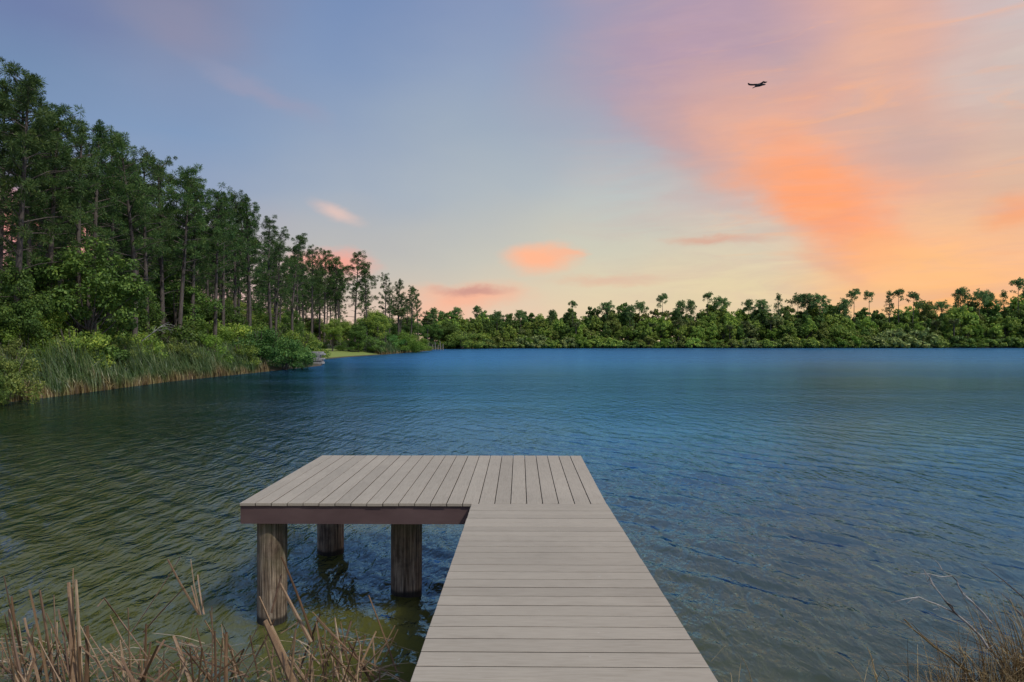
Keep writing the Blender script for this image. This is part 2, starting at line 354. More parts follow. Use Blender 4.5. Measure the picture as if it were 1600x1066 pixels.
def pile_mat():
    m, k, out = newmat('weathered_pile'); tc = k.node('ShaderNodeTexCoord'); oi = k.node('ShaderNodeObjectInfo')
    va = k.node('ShaderNodeVectorMath'); k.l.new(tc.outputs['Object'], va.inputs[0])
    cm = k.node('ShaderNodeCombineXYZ'); k.put(cm.inputs[0], k.m('MULTIPLY', oi.outputs['Random'], 30.)); k.l.new(cm.outputs[0], va.inputs[1])
    fib = k.noise(k.mapping(va.outputs[0], scale=(70, 70, 2.0)), 1., 8, .68, .15).outputs['Fac']
    fine = k.noise(k.mapping(va.outputs[0], scale=(120, 120, 5)), 1., 4, .6).outputs['Fac']
    big = k.noise(va.outputs[0], 3.2, 4, .6).outputs['Fac']
    c = k.ramp(fib, [(.33, (.022,.014,.009,1)), (.45, (.17,.118,.075,1)), (.56, (.33,.255,.18,1)), (.72, (.50,.42,.33,1))])
    c = k.mix(1., c, k.ramp(fine, [(.3, (.55,.52,.5,1)), (.6, (1.1,1.1,1.1,1))]), 'MULTIPLY')
    c = k.mix(1., c, k.ramp(k.noise(va.outputs[0], 7., 5, .65).outputs['Fac'], [(.32, (.55,.52,.48,1)), (.5, (1,1,1,1)), (.68, (1.3,1.27,1.2,1))]), 'MULTIPLY')
    sp = k.node('ShaderNodeSeparateXYZ'); k.l.new(k.node('ShaderNodeNewGeometry').outputs['Position'], sp.inputs[0])
    h = k.m('MULTIPLY_ADD', k.m('SUBTRACT', big, .5), .5, sp.outputs[2])
    green = k.m('MULTIPLY', k.ss(h, .35, .95), k.ss(big, .35, .62))
    c = k.mix(k.m('MULTIPLY', green, .7), c, (.105,.115,.050,1))
    wet = k.ss(k.m('MULTIPLY_ADD', k.m('SUBTRACT', big, .5), .10, sp.outputs[2]), .085, .045)
    c = k.mix(k.m('MULTIPLY', wet, .9), c, (.010,.009,.008,1))
    p = k.node('ShaderNodeBsdfPrincipled'); k.put(p.inputs['Base Color'], c); p.inputs['Roughness'].default_value = .85
    bp = k.node('ShaderNodeBump'); bp.inputs['Strength'].default_value = 1.; bp.inputs['Distance'].default_value = .02
    k.put(bp.inputs['Height'], k.m('MULTIPLY_ADD', fine, .3, fib)); k.l.new(bp.outputs[0], p.inputs['Normal'])
    k.l.new(p.outputs[0], out.inputs[0]); return m
M['pile'] = pile_mat()
def ground_mat():
    m, k, out = newmat('bank_ground'); geo = k.node('ShaderNodeNewGeometry')
    n = k.noise(geo.outputs['Position'], .35, 6, .65).outputs['Fac']; n2 = k.noise(geo.outputs['Position'], 3., 4, .6).outputs['Fac']
    soil = k.ramp(k.m('ADD', k.m('MULTIPLY', n, .6), k.m('MULTIPLY', n2, .4)), [(.35, (.035,.03,.016,1)), (.5, (.04,.055,.018,1)), (.65, (.10,.085,.05,1))])
    lawn = k.ramp(n2, [(.3, (.15,.21,.035,1)), (.7, (.25,.30,.07,1))])
    sp = k.node('ShaderNodeSeparateXYZ'); k.l.new(geo.outputs['Position'], sp.inputs[0])
    dx = k.m('DIVIDE', k.m('ADD', sp.outputs[0], 34.), 14.); dy = k.m('DIVIDE', k.m('SUBTRACT', sp.outputs[1], 112.), 26.)
    d = k.m('ADD', k.m('MULTIPLY', dx, dx), k.m('MULTIPLY', dy, dy))
    c = k.mix(k.ss(k.m('ADD', d, k.m('MULTIPLY', n, .3)), 1.2, 1.0), soil, lawn)
    c = k.mix(k.ss(sp.outputs[2], .16, .05), c, (.07,.055,.035,1))
    p = k.node('ShaderNodeBsdfPrincipled'); k.put(p.inputs['Base Color'], c); p.inputs['Roughness'].default_value = .95
    bp = k.node('ShaderNodeBump'); bp.inputs['Strength'].default_value = .5; bp.inputs['Distance'].default_value = .05
    k.put(bp.inputs['Height'], n2); k.l.new(bp.outputs[0], p.inputs['Normal'])
    k.l.new(p.outputs[0], out.inputs[0]); return m
M['ground'] = ground_mat()
def water_mat():
    m, k, out = newmat('lake_water'); geo = k.node('ShaderNodeNewGeometry'); pos = geo.outputs['Position']
    sp = k.node('ShaderNodeSeparateXYZ'); k.l.new(pos, sp.inputs[0])
    def wn(rot, sc, scale, det, ds=0.):
        return k.noise(k.mapping(pos, rot=(0, 0, R(rot)), scale=sc), scale, det, .5, ds).outputs['Fac']
    h1 = wn(-42, (1.0, .32, 1), 1.9, 2, .3)      # wavelets ~0.8 m
    h2 = wn(-34, (1.0, .36, 1), 5.2, 3, .4)
    h3 = wn(-60, (1.0, .6, 1), 10.5, 3, .3)
    h4 = wn(-30, (1.0, .35, 1), .33, 2)
    gust = k.ss(k.noise(k.mapping(pos, rot=(0, 0, R(-20)), scale=(.6, 1.4, 1)), .07, 3, .55).outputs['Fac'], .3, .7, .55, 1.25)
    h = k.m('ADD', k.m('MULTIPLY', h1, .052), k.m('MULTIPLY', h2, .056))
    h = k.m('ADD', h, k.m('MULTIPLY', h3, .024)); h = k.m('ADD', h, k.m('MULTIPLY', h4, .03))
    h = k.m('MULTIPLY', h, gust)
    bp = k.node('ShaderNodeBump'); bp.inputs['Strength'].default_value = 1.; bp.inputs['Distance'].default_value = 1.
    k.put(bp.inputs['Height'], h); nrm = bp.outputs[0]
    # water colour: silty olive shallows along the near and left banks, deep water with blue sky reflection painted in
    n = k.noise(pos, .05, 3).outputs['Fac']
    far = k.ss(k.m('ADD', k.m('ADD', sp.outputs[1], k.m('MULTIPLY', sp.outputs[0], 1.5)), k.m('MULTIPLY', k.m('SUBTRACT', n, .5), 16.)), 4., 32.)
    near = k.mix(k.ss(k.m('ADD', sp.outputs[0], k.m('MULTIPLY', k.m('SUBTRACT', n, .5), 6.)), -4., 4.), (.118,.120,.028,1), (.050,.058,.030,1))
    body = k.mix(far, near, (.040,.122,.225,1))
    dfx = k.node('ShaderNodeSubsurfaceScattering', falloff='BURLEY'); k.put(dfx.inputs['Color'], body)   # silty water: light spreads inside it
    dfx.inputs['Radius'].default_value = (1, 1, .8); dfx.inputs['Scale'].default_value = .8
    gl = k.node('ShaderNodeBsdfGlossy'); k.put(gl.inputs['Roughness'], k.m('ADD', .055, k.ss(sp.outputs[1], 14., 110., 0., .22)))   # wavelets too small to resolve far out
    k.put(gl.inputs[0], k.mix(far, (.22,.44,.70,1), (.15,.44,.78,1))); k.l.new(nrm, gl.inputs['Normal'])  # blue tint painted into the sky reflection
    fr = k.node('ShaderNodeFresnel'); fr.inputs[0].default_value = 1.33; k.l.new(nrm, fr.inputs['Normal'])
    fac = k.m('MULTIPLY', fr.outputs[0], k.m('SUBTRACT', k.m('MULTIPLY_ADD', far, -.3, 2.1), k.ss(sp.outputs[1], 25., 110., 0., .85)), clamp=True)
    mx = k.node('ShaderNodeMixShader'); k.put(mx.inputs[0], fac)
    k.l.new(dfx.outputs[0], mx.inputs[1]); k.l.new(gl.outputs[0], mx.inputs[2]); k.l.new(mx.outputs[0], out.inputs[0]); return m
M['water'] = water_mat()
def plain(name, c, rough=.8):
    m, k, out = newmat(name); tc = k.node('ShaderNodeTexCoord')
    n = k.noise(tc.outputs['Object'], 6, 4).outputs['Fac']
    cc = k.mix(1., c+(1,), k.ramp(n, [(.3, (.75,.75,.75,1)), (.7, (1.15,1.15,1.15,1))]), 'MULTIPLY')
    p = k.node('ShaderNodeBsdfPrincipled'); k.put(p.inputs['Base Color'], cc); p.inputs['Roughness'].default_value = rough
    k.l.new(p.outputs[0], out.inputs[0]); return m
M['stone'] = plain('pale_stone', (.33,.325,.32)); M['feather'] = plain('black_feathers', (.008,.008,.01), .7)

# ------------------------------------------------------------------ terrain and lake
SHORE = np.array([(-21.5,28),(-23.5,18),(-19,9),(-10,4.4),(0,4.0),(6,4.1),(12,4.6),(30,4),(80,0),(200,10),(330,60),(340,200),(262,262),
    (190,255),(140,253),(100,251),(40,249),(0,244),(-18,232),(-27,214),(-25,192),(-22.2,186),(-23,165),(-24,147),(-25,127),(-26.6,112),(-27,96),(-23.5,84),(-20.2,72),(-20.9,62),(-22.3,43.5)], float)
def shore_sd(x, y):
    """signed distance to the shoreline, positive on land"""
    x = np.asarray(x, float); y = np.asarray(y, float); d = np.full(x.shape, 1e9); ins = np.zeros(x.shape, bool)
    n = len(SHORE)
    for i in range(n):
        a = SHORE[i]; b = SHORE[(i+1) % n]; e = b-a
        t = np.clip(((x-a[0])*e[0]+(y-a[1])*e[1])/(e@e), 0, 1)
        d = np.minimum(d, np.hypot(x-a[0]-t*e[0], y-a[1]-t*e[1]))
        c = ((a[1] > y) != (b[1] > y)) & (x < (b[0]-a[0])*(y-a[1])/(b[1]-a[1]+1e-12)+a[0]); ins ^= c
    return np.where(ins, -d, d)
def ground_z(x, y):
    s = shore_sd(x, y)
    z = np.where(s > 0, .02+1.5*(1-np.exp(-s*.11)), np.maximum(-1.6, s*.16+.02))
    return z + np.where(s > 2, .08*np.sin(np.asarray(x)*.41+1)*np.cos(np.asarray(y)*.33), 0)
def gz(x, y): return float(ground_z(np.array([x]), np.array([y]))[0])
def terrain():
    T = math.asinh(4500/4); t = np.linspace(-T, T, 420); g = 4*np.sinh(t)
    X, Y = np.meshgrid(g-10, g+20); Z = ground_z(X, Y); n = len(g)
    V = np.stack([X.ravel(), Y.ravel(), Z.ravel()], 1)
    i, j = np.meshgrid(np.arange(n-1), np.arange(n-1)); a = (j*n+i).ravel()
    m = MB(); m.add(V, np.stack([a, a+1, a+1+n, a+n], 1)); o = m.build('ground', M['ground'], smooth=True); tag(o, kind='structure')
terrain()
def water():
    # ripples near the bank are real relief, fading into the bump further out
    rng = np.random.default_rng(5)
    th = np.linspace(R(-88), R(88), 560); r = [2.6]
    while r[-1] < 46: r.append(r[-1]*1.0068)
    r = np.array(r); RR, TH = np.meshgrid(r, th, indexing='ij'); X = RR*np.sin(TH); Y = RR*np.cos(TH); Z = np.zeros_like(X)
    cell = RR*.0068
    for q in range(46):
        lam = .15*(.95/.15)**rng.random(); a = R(40)+rng.normal()*.38; kx, ky = math.cos(a)*2*math.pi/lam, math.sin(a)*2*math.pi/lam
        A = .025*lam/(2*math.pi)*1.0; w = np.clip(lam/(cell*3.2)-1, 0, 1)
        Z += A*w*np.sin(kx*X+ky*Y+rng.random()*6.28)
    Z *= np.clip((45-RR)/15, 0, 1)*np.clip((R(87)-np.abs(TH))/R(6), 0, 1)*np.clip((RR-2.7)/.6, 0, 1)
    n, mth = X.shape; V = np.stack([X.ravel(), Y.ravel(), Z.ravel()], 1)
    i, j = np.meshgrid(np.arange(n-1), np.arange(mth-1), indexing='ij'); a = (i*mth+j).ravel()
    m = MB(); m.add(V, np.stack([a, a+1, a+mth+1, a+mth], 1))
    # outer flat ring joined edge to edge
    edge = V[(n-1)*mth:n*mth]; out = edge/np.linalg.norm(edge[:, :2], axis=1)[:, None]*460; out[:, 2] = 0
    W2 = np.concatenate([edge, out]); k = np.arange(mth-1); m.add(W2, np.stack([k, k+1, k+mth+1, k+mth], 1))
    o = m.build('water', M['water'], smooth=True); tag(o, kind='structure')
water()

# ------------------------------------------------------------------ dock
def dock():
    rng = random.Random(3)
    root = empty('dock', (0, 0, 0), -0.01125)
    tag(root, 'L-shaped dock of grey-brown composite boards on round timber piles over the lake', 'dock')
    YN, YF, X0, X1, XW, ZT = 6.17, 8.76, -2.544, .787, -.433, 1.14
    m = MB(); n = 23; w = (X1-X0)/n
    for i in range(n):
        dz = rng.uniform(-.0015, .0015); e = rng.uniform(-.004, .004)
        m.box(X0+i*w+.0035, X0+(i+1)*w-.0035, YN+e, YF+rng.uniform(-.004, .004), ZT-.025+dz, ZT+dz, bev=.0018)
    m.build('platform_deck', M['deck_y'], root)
    m = MB(); sl = .0346; p = .1445; y = YN-.007; i = 0
    while y > -2.6:
        a, b = y-p+.0088, y; dz = rng.uniform(-.0007, .0007); sk = rng.uniform(-.001, .001)
        za = ZT+sl*(YN-a)+dz; zb = ZT+sl*(YN-b)+dz+sk*.3
        m.box(XW+rng.uniform(-.0012, .0012), X1+rng.uniform(-.0012, .0012), a, b, za-.025, za, zb-.025, zb, bev=.0018); y -= p
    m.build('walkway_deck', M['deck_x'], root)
    def board(name, *a):
        q = MB(); q.box(*a, bev=.004); return q.build(name, M['fascia'], root)
    zt = ZT-.0275
    board('fascia', X0+.004, XW+.02, YN+.016, YN+.054, zt-.165, zt)
    board('fascia', X0+.006, X0+.044, YN+.056, YF-.056, zt-.175, zt)
    board('fascia', X1-.044, X1-.006, YN+.056, YF-.056, zt-.165, zt)
    board('fascia', X0+.004, X1-.004, YF-.054, YF-.016, zt-.165, zt)
    q = MB()
    for k in range(5):
        yy = YN+.5+k*.42; q.box(X0+.046, X1-.046, yy, yy+.038, zt-.14, zt-.001)
    q.build('joist', M['darkwood'], root)
    for xx in (XW+.02, X1-.06):
        q = MB(); y0, y1 = -2.5, YN-.02; z0, z1 = ZT+sl*(YN-y0)-.03, ZT+sl*(YN-y1)-.03
        q.box(xx, xx+.038, y0, y1, z0-.16, z0, z1-.16, z1); q.build('stringer', M['fascia'], root)
    def pile(x, y, r, ztop, tilt=(0, 0)):
        q = MB(); nn = 40; V = []; Fc = []; zs = np.linspace(-1.4, ztop, 16)
        ph = [rng.uniform(0, 6.28) for _ in range(4)]
        for z in zs:
            for j in range(nn):
                an = 2*math.pi*j/nn
                rr = r*(1+.018*math.sin(3*an+ph[0]+z)+.012*math.sin(7*an+ph[1]+.6*z)+.02*math.sin(z*1.3+ph[2])-.012*(z-.3))
                V.append((x+tilt[0]*z+rr*math.cos(an), y+tilt[1]*z+rr*math.sin(an), z))
        for a in range(len(zs)-1):
            for j in range(nn):
                k = (j+1) % nn; Fc.append((a*nn+j, a*nn+k, (a+1)*nn+k, (a+1)*nn+j))
        q.add(V, Fc); c = len(zs)-1; q.add([V[c*nn+j] for j in range(nn)], [tuple(range(nn))])
        return q.build('pile', M['pile'], root, smooth=True)
    dd = lambda px, D: (px-800)/F*D - .01125*D
    pile(dd(423.5, 6.37), 6.37, .136, zt-.141)
    pile(dd(635, 7.08), 7.08, .158, zt-.141, (.004, 0))
    pile(dd(516, 8.42), 8.42, .158, zt-.141, (-.004, 0))
    pile(.52, 7.1, .155, zt-.141); pile(.52, 8.45, .155, zt-.141)
dock()

# ------------------------------------------------------------------ tree meshes
def unit(v): return v/(np.linalg.norm(v, axis=-1, keepdims=True)+1e-9)
def pine_meshes(seed, H=17., crown0=.42, spread=1.0, tip=.30, nb=34, dens=125, puff=.40, mat='pine', flat=0., w=.018):
    rng = np.random.default_rng(seed); pr = random.Random(seed)
    tr = MB(); cr = MB()
    bx, by = rng.normal(size=2)*.25; ph = rng.random()*6.28
    def axis(z): t = z/H; return np.array([bx*math.sin(t*3+ph)-bx*math.sin(ph), by*math.sin(t*2.3+ph)-by*math.sin(ph), z])
    zs = np.linspace(-.4, H*.97, 14)
    tr.tube([tuple(axis(z)) for z in zs], [.19*(1-max(z, 0)/H)**.75+.025 for z in zs], 7)
    pc = []
    for b in range(nb):
        t = b/(nb-1); z = H*(crown0+(1-crown0)*(t**(.8 if flat == 0 else .35))*.985)
        az = b*2.4+rng.normal()*.5
        L = spread*(2.5*(1-.72*((t-.35)/.65 if t > .35 else (.35-t)/.9)))*rng.uniform(.55, 1.15)
        if flat: L = spread*3.0*rng.uniform(.5, 1.1)*(1-.55*max(0, (z/H-.86)/.14))
        rise = rng.uniform(.05, .55)+.35*t
        d = np.array([math.cos(az), math.sin(az), rise]); p0 = axis(z*1.0)
        p1 = p0+d*L*.5; p2 = p0+np.array([d[0], d[1], rise*.7])*L+np.array([0, 0, rng.uniform(-.15, .25)])
        tr.tube([tuple(p0), tuple(p1), tuple(p2)], [.05*(1-.5*t)+.01, .03, .012], 4)
        if t < .12 and not flat: 
            if rng.random() < .6: continue
        nsub = max(2, int(L*(2.2 if mat != 'pine' else 1.8+2.3*t)))
        for s in range(nsub):
            f = rng.uniform(.45, 1.05); q = p0+(p2-p0)*min(f, 1)+np.clip(rng.normal(size=3), -1.2, 1.2)*np.array([.36, .36, .42])*(.6+L*.2)
            if s < nsub-1: tr.tube([tuple(p0+(p2-p0)*f*.8), tuple(q)], [.014, .007], 3)
            pc.append((q, puff*rng.uniform(.6, 1.25)))
    top = axis(H*.97)
    for s in range(6): pc.append((top+rng.normal(size=3)*np.array([.4, .4, .3]), puff*rng.uniform(.7, 1.1)))
    for b in range(9):   # dead snags on the bare trunk
        z = H*rng.uniform(.22, crown0+.05); az = rng.random()*6.28; L = rng.uniform(.4, 1.5)
        p0 = axis(z); tr.tube([tuple(p0), tuple(p0+np.array([math.cos(az), math.sin(az), rng.uniform(-.2, .3)])*L)], [.02, .006], 3)
    for q, r in pc:
        N = int(dens*rng.uniform(.75, 1.2)); d = unit(rng.normal(size=(N, 3))); d[:, 2] = d[:, 2]*.9+.15; d = unit(d)
        c = q+d*(r*rng.uniform(.05, .6, size=(N, 1)))*np.array([1, 1, .92])
        cr.spikes(c, unit(d+rng.normal(size=(N, 3))*.15), r*rng.uniform(.4, .62, N), np.full(N, w)*rng.uniform(.7, 1.3, N), rng)
    return tr.mesh('trunk', M['bark'], True), cr.mesh('crown', M[mat])
def broad_meshes(seed, H=10., rw=3.6, trunk_h=.28, clumps=46, per=95, leaf=.16, mat='leaf_mid', cl=(.7, 1.25), low=0.15, holes=.25, barkm='bark'):
    rng = np.random.default_rng(seed); tr = MB(); cr = MB(); ht = H*trunk_h
    lean = rng.normal(size=2)*.3
    tr.tube([(0, 0, -.4), (lean[0]*.4, lean[1]*.4, ht), (lean[0], lean[1], H*.6)], [.22*H/10, .17*H/10, .07*H/10], 7)
    cz = (H+H*low)/2; rz = (H-H*low)/2
    lobes = [(np.array([0, 0, cz]), rw*.8, rz)]+[(np.array([math.cos(a)*rw*.45, math.sin(a)*rw*.45, cz+rng.uniform(-.3, .25)*rz]), rw*rng.uniform(.4, .6), rz*rng.uniform(.4, .68)) for a in rng.random(5)*6.28]
    for q in range(clumps):
        c0, a, b = lobes[rng.integers(len(lobes))] if q > clumps*.35 else lobes[0]
        d = unit(rng.normal(size=3)); d[2] = abs(d[2])*.9 if rng.random() < .65 else d[2]
        rr = rng.uniform(.55, .98)
        c = c0+d*np.array([a, a, b])*rr; c[2] = max(c[2], H*low*.6+.3)
        if q % 4 == 0:
            s = np.array([lean[0]*.5, lean[1]*.5, ht*rng.uniform(.7, 1.3)]); mid = (s+c)/2+np.array([0, 0, -.2])
            tr.tube([tuple(s), tuple(mid), tuple(c)], [.07*H/10, .045*H/10, .015], 4)
        r = rng.uniform(*cl)*(.8+.3*rw/3.6)*.85
        N = int(per*rng.uniform(.6, 1.3)); dd = unit(rng.normal(size=(N, 3))); rad = r*rng.uniform(.35, 1.0, (N, 1))**.6
        cc = c+dd*rad*np.array([1, 1, .68])
        nn = unit(dd*.7+np.array([0, 0, .35])+rng.normal(size=(N, 3))*.55)
        sz = leaf*rng.uniform(.6, 1.3, N); cr.leaves(cc, nn, sz, sz*.55, rng)
    return tr.mesh('trunk', M[barkm], True), cr.mesh('crown', M[mat])
def palm_meshes(seed, H=7.):
    rng = np.random.default_rng(seed); tr = MB(); cr = MB()
    tr.tube([(0, 0, -.4), (.1, .05, H*.5), (.05, .15, H)], [.2, .17, .17], 8)
    for i in range(34):
        az = i*2.4; up = rng.uniform(-.5, 1.0); L = rng.uniform(1.0, 1.5)
        d = unit(np.array([math.cos(az), math.sin(az), up])); hub = np.array([.05, .15, H])+d*L*.55
        N = 22; side = unit(np.cross(d, [0, 0, 1.])); u2 = np.cross(side, d)
        an = np.linspace(-1.35, 1.35, N); dirs = unit(np.cos(an)[:, None]*d+np.sin(an)[:, None]*side+u2*.1-np.array([0, 0, .25]))
        cr.spikes(np.repeat(hub[None], N, 0), dirs, rng.uniform(.8, 1.1, N), np.full(N, .07), rng)
        tr.tube([(.05, .15, H), tuple(hub)], [.02, .012], 3)
    return tr.mesh('trunk', M['bark'], True), cr.mesh('crown', M['palm'])
def put_tree(name, meshes, loc, s, rz, label, cat, group=None, names=('trunk', 'crown')):
    o = empty(name, loc, rz, s)
    link_part(names[0], meshes[0], o); link_part(names[1], meshes[1], o)
    return tag(o, label, cat, group)

rnd = random.Random(21)
PINES = [pine_meshes(100+i, 17., [.42,.30,.46,.34,.5,.28,.44,.36,.4][i], rnd.uniform(.85, 1.15), nb=rnd.randint(36, 46)) for i in range(9)]
# --- skyline pines of the left bank: (px of the crown top, py of the crown top, lateral X, label)
SKY = [
 (-6,118,-28,'tall pine cut by the left edge of the view, half behind the tallest crown'),
 (24,97,-26,'tallest-looking pine of the left bank, its crown nearest the upper left corner'),
 (55,114,-27,'full-crowned pine just right of the tallest-looking pine on the left bank'),
 (78,146,-26.5,'pine with a sloping thin crown and bare lower trunk, third along the left bank skyline'),
 (96,172,-29,'thin pine whose crown dips below its neighbour, fourth along the left bank skyline'),
 (126,177,-26,'flat-topped pine left of the twin crowns on the left bank skyline'),
 (148,181,-27,'pine with a broad tufted crown, sixth along the left bank skyline'),
 (166,193,-29,'small-headed pine just left of the notch in the left bank skyline'),
 (207,200,-26,'pine with a separate round top standing out right of the skyline notch'),
 (231,223,-27,'dense-crowned pine right of the separate round-topped pine on the left bank'),
 (255,232,-28,'pine with bare trunk showing sky beneath its crown, tenth along the left bank'),
 (278,248,-26.5,'slim pine on the even downward slope of the left bank skyline, eleventh along'),
 (302,262,-28,'pine at the end of the even crown slope before the second skyline notch'),
 (336,284,-26,'wide-crowned pine right of the second notch in the left bank skyline'),
 (365,290,-28,'pine with a tufted crown beside the wide-crowned pine over the rounded bushes'),
 (389,300,-26.5,'pine rising over the bright rounded bushes of the left bank'),
 (426,332,-27,'pine with a thin broken top above the pale stacked stones'),
 (459,358,-28,'leafy pine with a rounded crown before the crowns thin out along the bank'),
 (487,381,-38,'small pine with airy round crown left of the lawn'),
 (507,385,-37,'airy pine with pink cloud showing through its crown above the lawn'),
 (532,396,-34,'short pine just left of the big open-crowned pine beside the lawn'),
 (555,388,-31,'open-crowned pine standing tallest beside the lawn with sky all round its head'),
 (573,404,-29,'thin pine leaning out right of the open-crowned pine by the lawn'),
 (603,424,-27,'narrow lone pine with small tufted head against the sky beyond the lawn'),
 (623,434,-28,'narrow pine between the lone pine and the last clump of the left bank'),
 (641,444,-25.5,'bushy pine in the last clump of the left bank'),
 (652,446,-26,'last pine of the left bank before the far shore begins')]
ki = 0
for px, py, X, lab in SKY:
    D = X*F/(px-800); H = (533-py)/F*D+CAMZ; z0 = gz(X, D)
    put_tree('pine_tree', PINES[ki % 9], (X, D, z0), (H-z0)/17.9, ki*1.7, lab, 'pine tree'); ki += 1
FILL = []
# --- trees of the stand behind
r2 = random.Random(8)
used = [(X*1., X*F/(px-800)) for px, py, X, l in SKY]
cnt = 0; tries = 0
while cnt < 84 and tries < 4000:
    tries += 1
    Y = 30*math.exp(r2.random()**.72*math.log(185/30)); X = -r2.uniform(27, 27+6+Y*.16)
    px = 800+X/Y*F
    if not -60 < px < 655: continue
    if 96 < Y < 128 and X > -37: continue
    if any((X-a)**2+(Y-b)**2 < (1.5+Y*.008)**2 for a, b in used): continue
    used.append((X, Y)); z0 = gz(X, Y)
    # stay under the skyline
    lim = np.interp(px, [a[0] for a in SKY], [a[1] for a in SKY])+26
    Hm = (533-lim)/F*Y+CAMZ; H = min(r2.uniform(14, 19), Hm)
    if H < 9: continue
    if Y < 55 and r2.random() < .4: continue
    put_tree('pine_tree', PINES[(cnt*5+3) % 9], (X, Y, z0), (H-z0)/17., r2.random()*6.28,
             'slender pine deep inside the stand on the left bank, half hidden by its neighbours', 'pine tree', 'pines inside the left bank stand'); cnt += 1

for i in range(16):
    px = 572+8.6*i; D = 172+r2.uniform(0, 18)+max(0, px-640)*.8; X = (px-800)/F*D
    if shore_sd(np.array([X]), np.array([D]))[0] < 2: D += 14; X = (px-800)/F*D
    if shore_sd(np.array([X]), np.array([D]))[0] < 2: continue
    FILL.append((X, D, r2.uniform(6.5, 10.5)))
# --- broadleaf understorey and bushes on the left bank
BD = [broad_meshes(200+i, 9, 3.6, .25, 74, 270, .10, m, (.55, 1.0), .03) for i, m in enumerate(['leaf_dark', 'leaf_dark', 'leaf_mid', 'leaf_dark'])]
def shrub_meshes(seed, mat, H=3.2, rw=2.2, clumps=34, per=210, leaf=.08, cl=(.4, .75)):
    rng = np.random.default_rng(seed); tr = MB(); cr = MB()
    for i in range(9):
        a = rng.random()*6.28; r = rng.random()*rw*.6; tr.tube([(0, 0, -.3), (math.cos(a)*r*.5, math.sin(a)*r*.5, H*.4), (math.cos(a)*r, math.sin(a)*r, H*.8)], [.05, .03, .012], 5)
    for q in range(clumps):
        d = unit(rng.normal(size=3)); d[2] = abs(d[2]); rr = rng.uniform(.5, 1)
        c = np.array([d[0]*rw*rr, d[1]*rw*rr, .12*H+d[2]*H*.78*rr]); r = rng.uniform(*cl)*H/3.2
        N = int(per*rng.uniform(.6, 1.3)); dd = unit(rng.normal(size=(N, 3)))
        cc = c+dd*r*rng.uniform(.35, 1., (N, 1))*np.array([1, 1, .75]); cc[:, 2] = np.maximum(cc[:, 2], .05)
        nn = unit(dd*.7+np.array([0, 0, .35])+rng.normal(size=(N, 3))*.5); sz = leaf*rng.uniform(.6, 1.3, N)
        cr.leaves(cc, nn, sz, sz*.5, rng)
    return tr.mesh('stem', M['darkwood'], True), cr.mesh('foliage', M[mat])
SH = {m: [shrub_meshes(300+7*i+j, m) for j in range(2)] for i, m in enumerate(['leaf_dark', 'leaf_mid', 'leaf_willow', 'leaf_olive', 'leaf_light', 'leaf_grey'])}
def place_px(px, py_top, D): 
    X = (px-800)/F*D; z0 = gz(X, D); H = (533-py_top)/F*D+CAMZ-z0; return X, D, z0, H
for i, (px, py, D, wf, v, lab) in enumerate([
    (138,350,40.5,1.05,0,'large dark green broadleaf tree in front of the pines, above the tallest reeds'),
    (20,408,36,.9,1,'dark broadleaf tree at the left edge beneath the tallest pines'),
    (70,432,39,.8,2,'mid green broadleaf tree between the left edge and the large dark tree'),
    (215,440,51,.8,3,'dark low broadleaf tree just right of the large dark tree'),
    (300,470,62,.9,1,'small dark broadleaf tree behind the bleached dead branch'),
    (350,455,66,.8,0,'dark broadleaf tree behind the bright rounded bushes'),
    (455,480,92,.8,1,'dark broadleaf tree behind the pale stacked stones'),
    (520,492,122,.9,2,'rounded green tree at the back of the lawn, under the airy pines'),
    (560,498,128,.9,0,'dark green tree at the back right of the lawn'),
    (590,478,138,.9,2,'leafy tree behind the lawn, left of the reed-fringed yellow-green bushes')]):
    X, D, z0, H = place_px(px, py, D); s = H/9
    put_tree('broadleaf_tree', BD[v], (X, D, z0), (s*wf, s*wf, s), i*1.3, lab, 'tree')
r5 = random.Random(15); cnt = 0
while cnt < 58:
    Y = 34*math.exp(r5.random()**.8*math.log(190/34)); X = -r5.uniform(28, 36+Y*.16); px = 800+X/Y*F
    if not -40 < px < 668 or (92 < Y < 133 and X > -40): continue
    z0 = gz(X, Y); H = r5.uniform(5., 9.5); s = H/9
    put_tree('broadleaf_tree', BD[r5.choice([0, 1, 2, 3])], (X, Y, z0), (s*1.2, s*1.2, s), r5.random()*6.28,
        'small shaded broadleaf tree growing between the pine trunks of the left bank', 'tree', 'understorey trees of the left bank'); cnt += 1
for i, (X, Y, H) in enumerate(FILL):
    s = H/9; put_tree('broadleaf_tree', BD[(2, 0, 2, 1, 3)[i % 5]], (X, Y, gz(X, Y)), (s*1.1, s*1.1, s), i*2.2,
        'broadleaf tree in the green gap where the left bank runs into the far shore', 'tree', 'trees where left bank and far shore meet')
